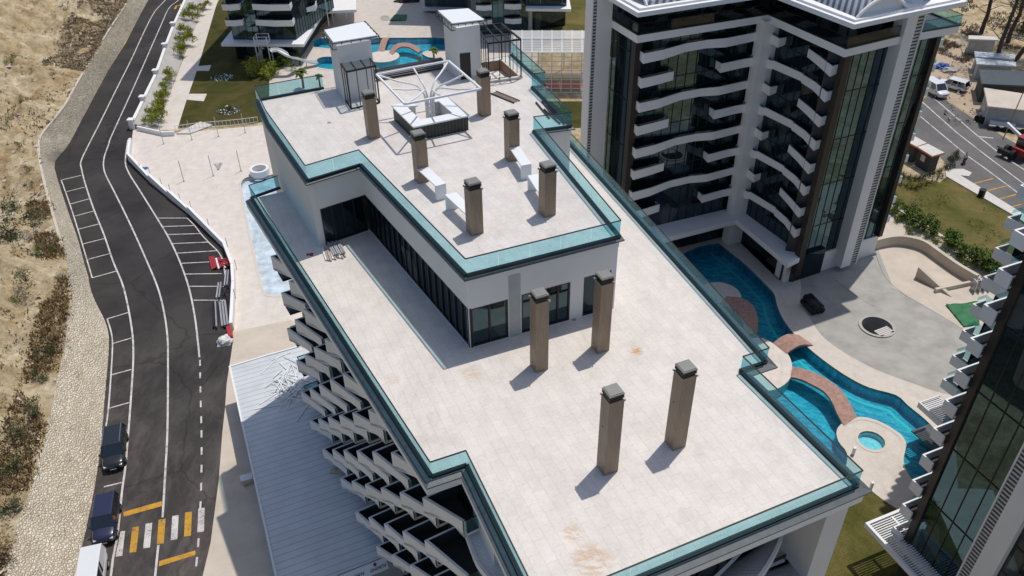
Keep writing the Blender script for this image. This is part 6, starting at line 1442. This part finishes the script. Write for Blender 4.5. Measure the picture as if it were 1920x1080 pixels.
# ---- shrubs on the hillside
HS = [(22, 118, 1.1, 'g', 'round dark green bush on the pale upper slope'), (108, 30, .9, 'g', 'bright green bush among dry scrub near the top of the slope'), (12, 395, 1.9, 'd', 'large dark green bush at the left picture edge'), (20, 450, 2.2, 'd', 'largest dark bush, at the left edge half way down'), (50, 528, 1.5, 'o', 'olive brown bush on the slope beside the road bend'), (70, 480, .8, 'g', 'small green bush beside the concrete strip'), (30, 566, .6, 'g', 'tiny green tuft on the bare yellow earth'),
      (102, 470, .55, 'g', 'little green shrub at the edge of the stone wall'), (85, 410, .9, 'o', 'olive shrub beside the upper coping line'), (75, 420, .8, 'o', 'second olive shrub, left of the coping line'), (55, 320, .7, 'g', 'green tuft under the end of the upper wall'), (35, 275, .8, 'g', 'green shrub at the foot of the upper wall'), (15, 230, 1.1, 'o', 'olive bush at the left edge under the pale terrace'), (12, 145, .5, 'g', 'small green tuft on the orange earth'), (60, 130, .5, 'o', 'olive tuft in the middle of the upper slope'),
      (90, 660, .8, 'd', 'dark green shrub among the rust coloured weeds'), (80, 710, .8, 'd', 'dark shrub midway down the rusty weed strip'), (65, 775, .9, 'd', 'dark shrub at the lower end of the weed strip'), (40, 815, 1.3, 'o', 'yellowish shrub beside the bottom stone wall'), (20, 880, 1.1, 'd', 'dark shrub above the parked black car'), (15, 955, 1.2, 'd', 'dark bush at the lower left edge'), (110, 640, .9, 'r', 'rusty brown weed clump nearest the wall'), (10, 1040, 1.7, 'r', 'rusty brown scrub in the bottom left corner'),
      (120, 20, .8, 'o', 'olive scrub clump below the top edge'), (150, 60, .9, 'o', 'olive scrub clump on the brown dry strip'), (115, 95, .8, 'o', 'olive scrub clump in the middle of the dry strip'), (100, 140, .8, 'o', 'olive scrub clump lower on the dry strip'), (60, 350, .6, 'g', 'green tuft just above the pale coping line'), (118, 520, .8, 'o', 'olive weed clump beside the road bend wall top'), (95, 600, .8, 'r', 'brown weed clump at the head of the rusty strip'), (175, 30, .7, 'o', 'olive scrub clump near the top of the brown strip'), (190, 20, .6, 'g', 'small green scrub near the wall at the top edge'), (40, 190, .7, 'o', 'olive scrub clump on the pale terrace'), (28, 55, .5, 'o', 'olive tuft at the head of the eroded gully')]
PR = {}
spec = {'g': ('leaf_green', 420, .34), 'd': ('leaf_dark', 620, .34), 'o': ('leaf_olive', 420, .30), 'r': ('leaf_rust', 420, .30)}
for k, (px, py, s_, ty, lab) in enumerate(HS):
    p = on_hill(px, py)
    if ty not in PR:
        mt, n, sz = spec[ty]; PR[ty] = plant_proto('hill_shrub', leaf_mesh('c', n, 1.15, 1.15, .8, sz*.55, mt, ord(ty), z0=.55), mt, lab, 'shrub', p, 'shrubs on the dry hillside'); o = PR[ty]; o.scale = (s_,)*3
    else: o = dup(PR[ty], p, rv.random()*6.28, s_)
    tag(o, lab, 'shrub', 'shrubs on the dry hillside')
# ---- dry scrub, grass and stones that cannot be counted
def scatter(name, n, picker, mat, sz, label_unused=None, spiky=True, per=5, seed=5):
    rr = random.Random(seed); b = MB()
    for _ in range(n):
        q = picker(rr)
        if q is None: continue
        for _k in range(per):
            p = q+Vector((rr.gauss(0, sz*.6), rr.gauss(0, sz*.6), -.02)); s_ = sz*rr.uniform(.5, 1.4); u_ = Vector((rr.gauss(0, .55), rr.gauss(0, .55), 1)).normalized()*s_; a = rr.random()*6.28; w_ = Vector((math.cos(a), math.sin(a), 0))*s_*.22
            b.add([p-w_, p+w_, p+u_], [(0, 1, 2)])
    o = b.build(name, mat); o['kind'] = 'stuff'; return o
def strip_pick(i0, i1, t0, t1, dens=.0, sc_=.18):
    def f(rr):
        i = rr.randint(i0, i1); t = rr.uniform(t0, t1); q = hill_pt(i, t)
        if mnoise.noise(q*sc_+Vector((9, 3, 0))) < dens: return None
        return q
    return f
scatter('dry_scrub', 9000, strip_pick(0, 118, .004, .17, -.42), 'leaf_dry', .26, seed=1)
scatter('dry_scrub', 1400, strip_pick(0, 329, .02, .5, .12), 'leaf_dry', .34, seed=2)
scatter('rusty_weeds', 4200, strip_pick(205, 329, .004, .07, -.15), 'leaf_rust', .34, seed=3)
scatter('green_weeds', 1900, strip_pick(0, 329, .004, .25, .05), 'leaf_olive', .36, seed=4)
rr = random.Random(21); b = MB()
for _ in range(2600):
    i = rr.randint(0, NS-1); t = rr.random()**1.5*.75; q = hill_pt(i, t); s_ = rr.choice((.10, .14, .2, .2, .34))*rr.uniform(.6, 1.5)
    vs = [q+Vector((rr.uniform(-1, 1), rr.uniform(-1, 1), rr.uniform(-.3, .9)))*s_ for _k in range(4)]
    b.add(vs+[q+Vector((0, 0, s_*.9))], [(0, 1, 4), (1, 2, 4), (2, 3, 4), (3, 0, 4), (0, 3, 2, 1)])
o = b.build('loose_stone', 'concrete_warm'); o['kind'] = 'stuff'
# ---- planting along the garden wall
ydist = ('at the top by the grassy verge', 'second from the top of the wall', 'third from the top of the wall', 'beside the tall white pier', 'fourth clump, opposite the path branch', 'just above the middle of the wall', 'at the middle of the wall', 'below the middle of the wall', 'opposite the lower path branch', 'third from the bottom', 'second from the bottom', 'at the bottom corner by the white kerb')
rowp = [(385, 14), (372, 24), (362, 36), (352, 62), (347, 82), (340, 100), (322, 148), (313, 172), (306, 188), (300, 203), (292, 220), (286, 233)]
yp = None
for k, (px, py) in enumerate(rowp):
    p = at(px-1, py, .45)
    if yp is None: yp = o = plant_proto('bamboo_shrub', leaf_mesh('c', 900, 1.0, 1.0, .8, .34, 'x', 77, z0=.75, spiky=True), 'leaf_yellow', 'x', 'shrub', p, 'yellow green shrubs along the garden wall')
    else: o = dup(yp, p, rv.random()*6, rv.uniform(1.1, 1.6))
    tag(o, 'yellow green shrub below the garden wall, '+ydist[k], 'shrub', 'yellow green shrubs along the garden wall')
# ---- row along the right lawn
hp = None
hl = ('farthest, next to the tower', 'second from the tower', 'third from the tower', 'fourth from the tower', 'fifth from the tower', 'sixth from the tower', 'seventh from the tower', 'eighth from the tower', 'third from the near end', 'second from the near end', 'nearest the right block')
for k in range(11):
    t = k/10; p = at(lerp(1680, 1862, t), lerp(396, 516, t)+3*math.sin(k), .02)
    if hp is None: hp = o = plant_proto('hedge_shrub', leaf_mesh('c', 800, 1.05, 1.05, .7, .28, 'x', 44, z0=.65, clumps=12), 'leaf_green', 'x', 'shrub', p, 'green shrubs along the right lawn kerb')
    else: o = dup(hp, p+Vector((rv.uniform(-.35, .35), rv.uniform(-.35, .35), 0)), rv.random()*6, rv.uniform(1.1, 1.6))
    tag(o, 'bright green shrub along the right lawn kerb, '+hl[k], 'shrub', 'green shrubs along the right lawn kerb')
# ---- clipped dark conifers by the kiosk
kp = None
cps = [(1680, 340), (1690, 345), (1700, 348), (1709, 351), (1718, 352), (1727, 349), (1737, 345), (1747, 341), (1757, 336), (1767, 331), (1775, 312), (1781, 316), (1786, 306), (1790, 311)]
for k, (px, py) in enumerate(cps):
    p = at(px, py)
    if kp is None: kp = o = plant_proto('dwarf_conifer', leaf_mesh('c', 380, .55, .55, .9, .22, 'x', 91, z0=.85, clumps=7, spiky=True), 'leaf_dark', 'x', 'conifer', p, 'dark conifers hedging the kiosks')
    else: o = dup(kp, p, rv.random()*6, rv.uniform(.85, 1.15))
    tag(o, ('dark clipped conifer in the low hedge curving round the kiosk lawn side' if k < 10 else 'dark upright conifer in the cluster between kiosk and side road'), 'conifer', 'dark conifers hedging the kiosks' if k < 10 else 'dark conifers by the side road')
# ---- garden bushes and palms by the far pool
t = plant_proto('garden_bush', leaf_mesh('c', 1300, 2.6, 2.2, 1.9, .42, 'x', 12, z0=1.4, clumps=14), 'leaf_yellow', 'large yellow green bush beside the water slide', 'bush', at(484, 140), None, 1.0)
o = dup(t, at(503, 146), 1.0, .62); tag(o, 'smaller yellow green bush in front of the slide stair', 'bush')
plant_proto('clipped_bush', leaf_mesh('c', 900, 2.1, 1.7, 1.1, .34, 'x', 15, z0=.9, clumps=12), 'leaf_green', 'rounded green bush under the slide chute', 'bush', at(528, 122), None, .8)
def palm(px, py, h, label, first=[None]):
    p = at(px, py)
    if first[0] is None:
        t = thing('palm_tree', p, label, 'palm', 'palms by the far pool'); b = MB(); b.tube([p, p+Vector((.05, 0, 1.2)), p+Vector((0, .05, 2.6))], .2, 9, .15); b.build('trunk', 'bark', t); b = MB(); rr = random.Random(4)
        for k in range(22):
            a = k*2.4; el = rr.uniform(-.1, 1.1); L = rr.uniform(1.0, 1.4); d = Vector((math.cos(a), math.sin(a), 0)); pts = [p+Vector((0, 0, 2.6))+d*L*s_*math.cos(el)+Vector((0, 0, L*s_*math.sin(el)-.55*s_*s_*L)) for s_ in (0, .35, .7, 1)]
            n_ = Vector((-d.y, d.x, 0))
            for i in range(3):
                w0, w1 = (.09, .30, .26, .04)[i], (.09, .30, .26, .04)[i+1]; b.quad(pts[i]-n_*w0, pts[i+1]-n_*w1, pts[i+1]+Vector((0, 0, .06)), pts[i]+Vector((0, 0, .06))); b.quad(pts[i]+n_*w0, pts[i+1]+n_*w1, pts[i+1]+Vector((0, 0, .06)), pts[i]+Vector((0, 0, .06)))
        b.build('frond_crown', 'leaf_green', t); first[0] = t; t.scale = (h/3.3,)*3
    else: t = dup(first[0], p, rv.random()*6, h/3.3)
    tag(t, label, 'palm', 'palms by the far pool')
palm(569, 165, 3.6, 'slim palm seen through the glass railing beside the chute'); palm(601, 165, 2.6, 'short palm seen at the right end of the rear glass railing'); palm(814, 118, 3.0, 'palm standing between the far spa and the right stair tower'); palm(788, 124, 1.8, 'small palm at the pool edge above the shade frame'); palm(563, 121, 2.2, 'palm behind the middle of the slide chute')
for px, py, l_ in ((417, 147, 'round rockery of white stones with green succulents on the lawn'), (429, 208, 'round rockery of black and white stones near the terrace railing')):
    c = at(px, py, .01); t = thing('rockery', c, l_, 'rockery'); rr = random.Random(px); b = MB(); b2 = MB()
    for k in range(90):
        a, r_ = rr.random()*6.28, rr.random()**.5*1.9; q = c+Vector((math.cos(a)*r_, math.sin(a)*r_*.9, 0)); s_ = rr.uniform(.12, .3); vs = [q+Vector((rr.uniform(-1, 1), rr.uniform(-1, 1), rr.uniform(-.1, 1)))*s_ for _ in range(4)]
        (b if k % 3 else b2).add(vs+[q+Vector((0, 0, s_*1.2))], [(0, 1, 4), (1, 2, 4), (2, 3, 4), (3, 0, 4)])
    x = b.build('white_stone', 'plaster_white', t); x['kind'] = 'stuff'; x = b2.build('dark_stone', 'slate', t); x['kind'] = 'stuff'
    m_ = leaf_mesh('c', 160, 1.5, 1.2, .3, .3, 'x', px, z0=.25, spiky=True); m_.v = [v+c for v in m_.v]; x = m_.build('succulent', 'leaf_green' if px < 420 else 'leaf_dark', t); x['kind'] = 'stuff'
# ---- small planting by the front lawn
plant_proto('young_tree', leaf_mesh('c', 300, .9, .9, 1.2, .34, 'x', 3, z0=1.5, clumps=8, spiky=True), 'leaf_green', 'thin young tree at the left edge of the front lawn', 'tree', at(1520, 1052), None, 1.2)
# ---- pines beyond the side road
def pine(px, py, h, lean, label, crown_px=None, seed=1):
    p = at(px, py); t = thing('pine_tree', p, label, 'pine'); rr = random.Random(seed); top = p+Vector((lean[0], lean[1], h)); b = MB(); ax = [p.lerp(top, k/8)+Vector((rr.gauss(0, .12), rr.gauss(0, .12), 0))*(1 if 0 < k < 8 else 0) for k in range(9)]; b.tube(ax, .42, 9, .16); b.build('trunk', 'bark', t); b = MB()
    for k in range(26):
        s_ = rr.uniform(.22, 1); q = p.lerp(top, s_); a = rr.random()*6.28; L = rr.uniform(1.5, 3.6); d = Vector((math.cos(a), math.sin(a), rr.uniform(.0, .5)))
        e1 = q+d*L*.5+Vector((0, 0, rr.uniform(-.2, .3))); e2 = q+d*L; b.tube([q, e1, e2], .09, 5, .025)
        for _ in range(5): f_ = e1.lerp(e2, rr.random()); b.tube([f_, f_+Vector((rr.gauss(0, .7), rr.gauss(0, .7), rr.gauss(0, .3)))], .03, 4, .012)
    b.build('bare_branch', 'bark', t); m_ = leaf_mesh('c', 2600, 3.6, 3.6, 3.4, .55, 'x', seed+5, z0=0, clumps=16, spiky=True); m_.v = [v+top+Vector((0, 0, -1.5)) for v in m_.v]; m_.build('crown', 'leaf_pine', t)
    return t
pine(1862, 126, 17, (.5, .5), 'tall bare trunked pine standing before the white ribbed sheds', seed=1); pine(1839, 63, 15, (.3, 1), 'tall pine trunk rising behind the grey cabin', seed=2); pine(1889, 80, 14, (.6, 0), 'slanting pine right of the grey cabin', seed=3); pine(1897, 126, 13, (4.5, 1), 'strongly leaning pine at the right picture edge', seed=4)
for px, py, s_, l_, seed in ((1925, 110, 2.6, 'dense green pine crown at the right picture edge', 7), (1915, 60, 2.6, 'sunlit green pine crown in the top right corner', 8)):
    p = at(px, py); t = thing('pine_tree', p, l_, 'pine'); b = MB(); b.tube([p, p+Vector((0, 0, 7))], .3, 8, .15); b.build('trunk', 'bark', t); m_ = leaf_mesh('c', 2600, s_, s_, 3.2, .5, 'x', seed, z0=6, clumps=18, spiky=True); m_.v = [v+p for v in m_.v]; m_.build('crown', 'leaf_pine', t)
def flat_pick(poly, dens, sc_):
    P = ats(poly); xs = [p.x for p in P]; ys = [p.y for p in P]
    def inside(x, y):
        c = False
        for i in range(len(P)):
            a, d = P[i], P[i-1]
            if (a.y > y) != (d.y > y) and x < (d.x-a.x)*(y-a.y)/(d.y-a.y)+a.x: c = not c
        return c
    def f(rr):
        x, y = rr.uniform(min(xs), max(xs)), rr.uniform(min(ys), max(ys))
        if not inside(x, y) or mnoise.noise(Vector((x, y, 0))*sc_) < dens: return None
        return Vector((x, y, 0))
    return f
scatter('bare_brushwood', 2200, flat_pick([(1760, 60), (1830, 60), (1840, 100), (1810, 118), (1760, 100)], .05, .15), 'leaf_dry', .5, seed=6)
scatter('bare_brushwood', 2600, flat_pick([(1790, -30), (1960, -30), (1960, 95), (1880, 90), (1800, 70)], .05, .12), 'leaf_dry', .5, seed=7)
scatter('brown_grass', 700, flat_pick([(1655, 380), (1690, 395), (1870, 510), (1900, 410), (1770, 345), (1690, 340)], .15, .25), 'leaf_olive', .2, seed=8)
scatter('lawn_tufts', 3200, flat_pick([(1400, 1200), (1545, 965), (1635, 925), (1720, 970), (1830, 1020), (1830, 1200)], -.1, .3), 'leaf_olive', .11, seed=9, per=4)
b = MB(); rr = random.Random(5)
for _ in range(420):
    p = at(rr.uniform(1760, 1900), rr.uniform(40, 235)); 
    if p.x < 60: continue
    s_ = rr.uniform(.1, .45); vs = [p+Vector((rr.uniform(-1, 1), rr.uniform(-1, 1), rr.uniform(0, .6)))*s_ for _k in range(4)]; b.add(vs+[p+Vector((0, 0, s_))], [(0, 1, 4), (1, 2, 4), (2, 3, 4), (3, 0, 4)])
o = b.build('yard_rubble', 'concrete'); o['kind'] = 'stuff'
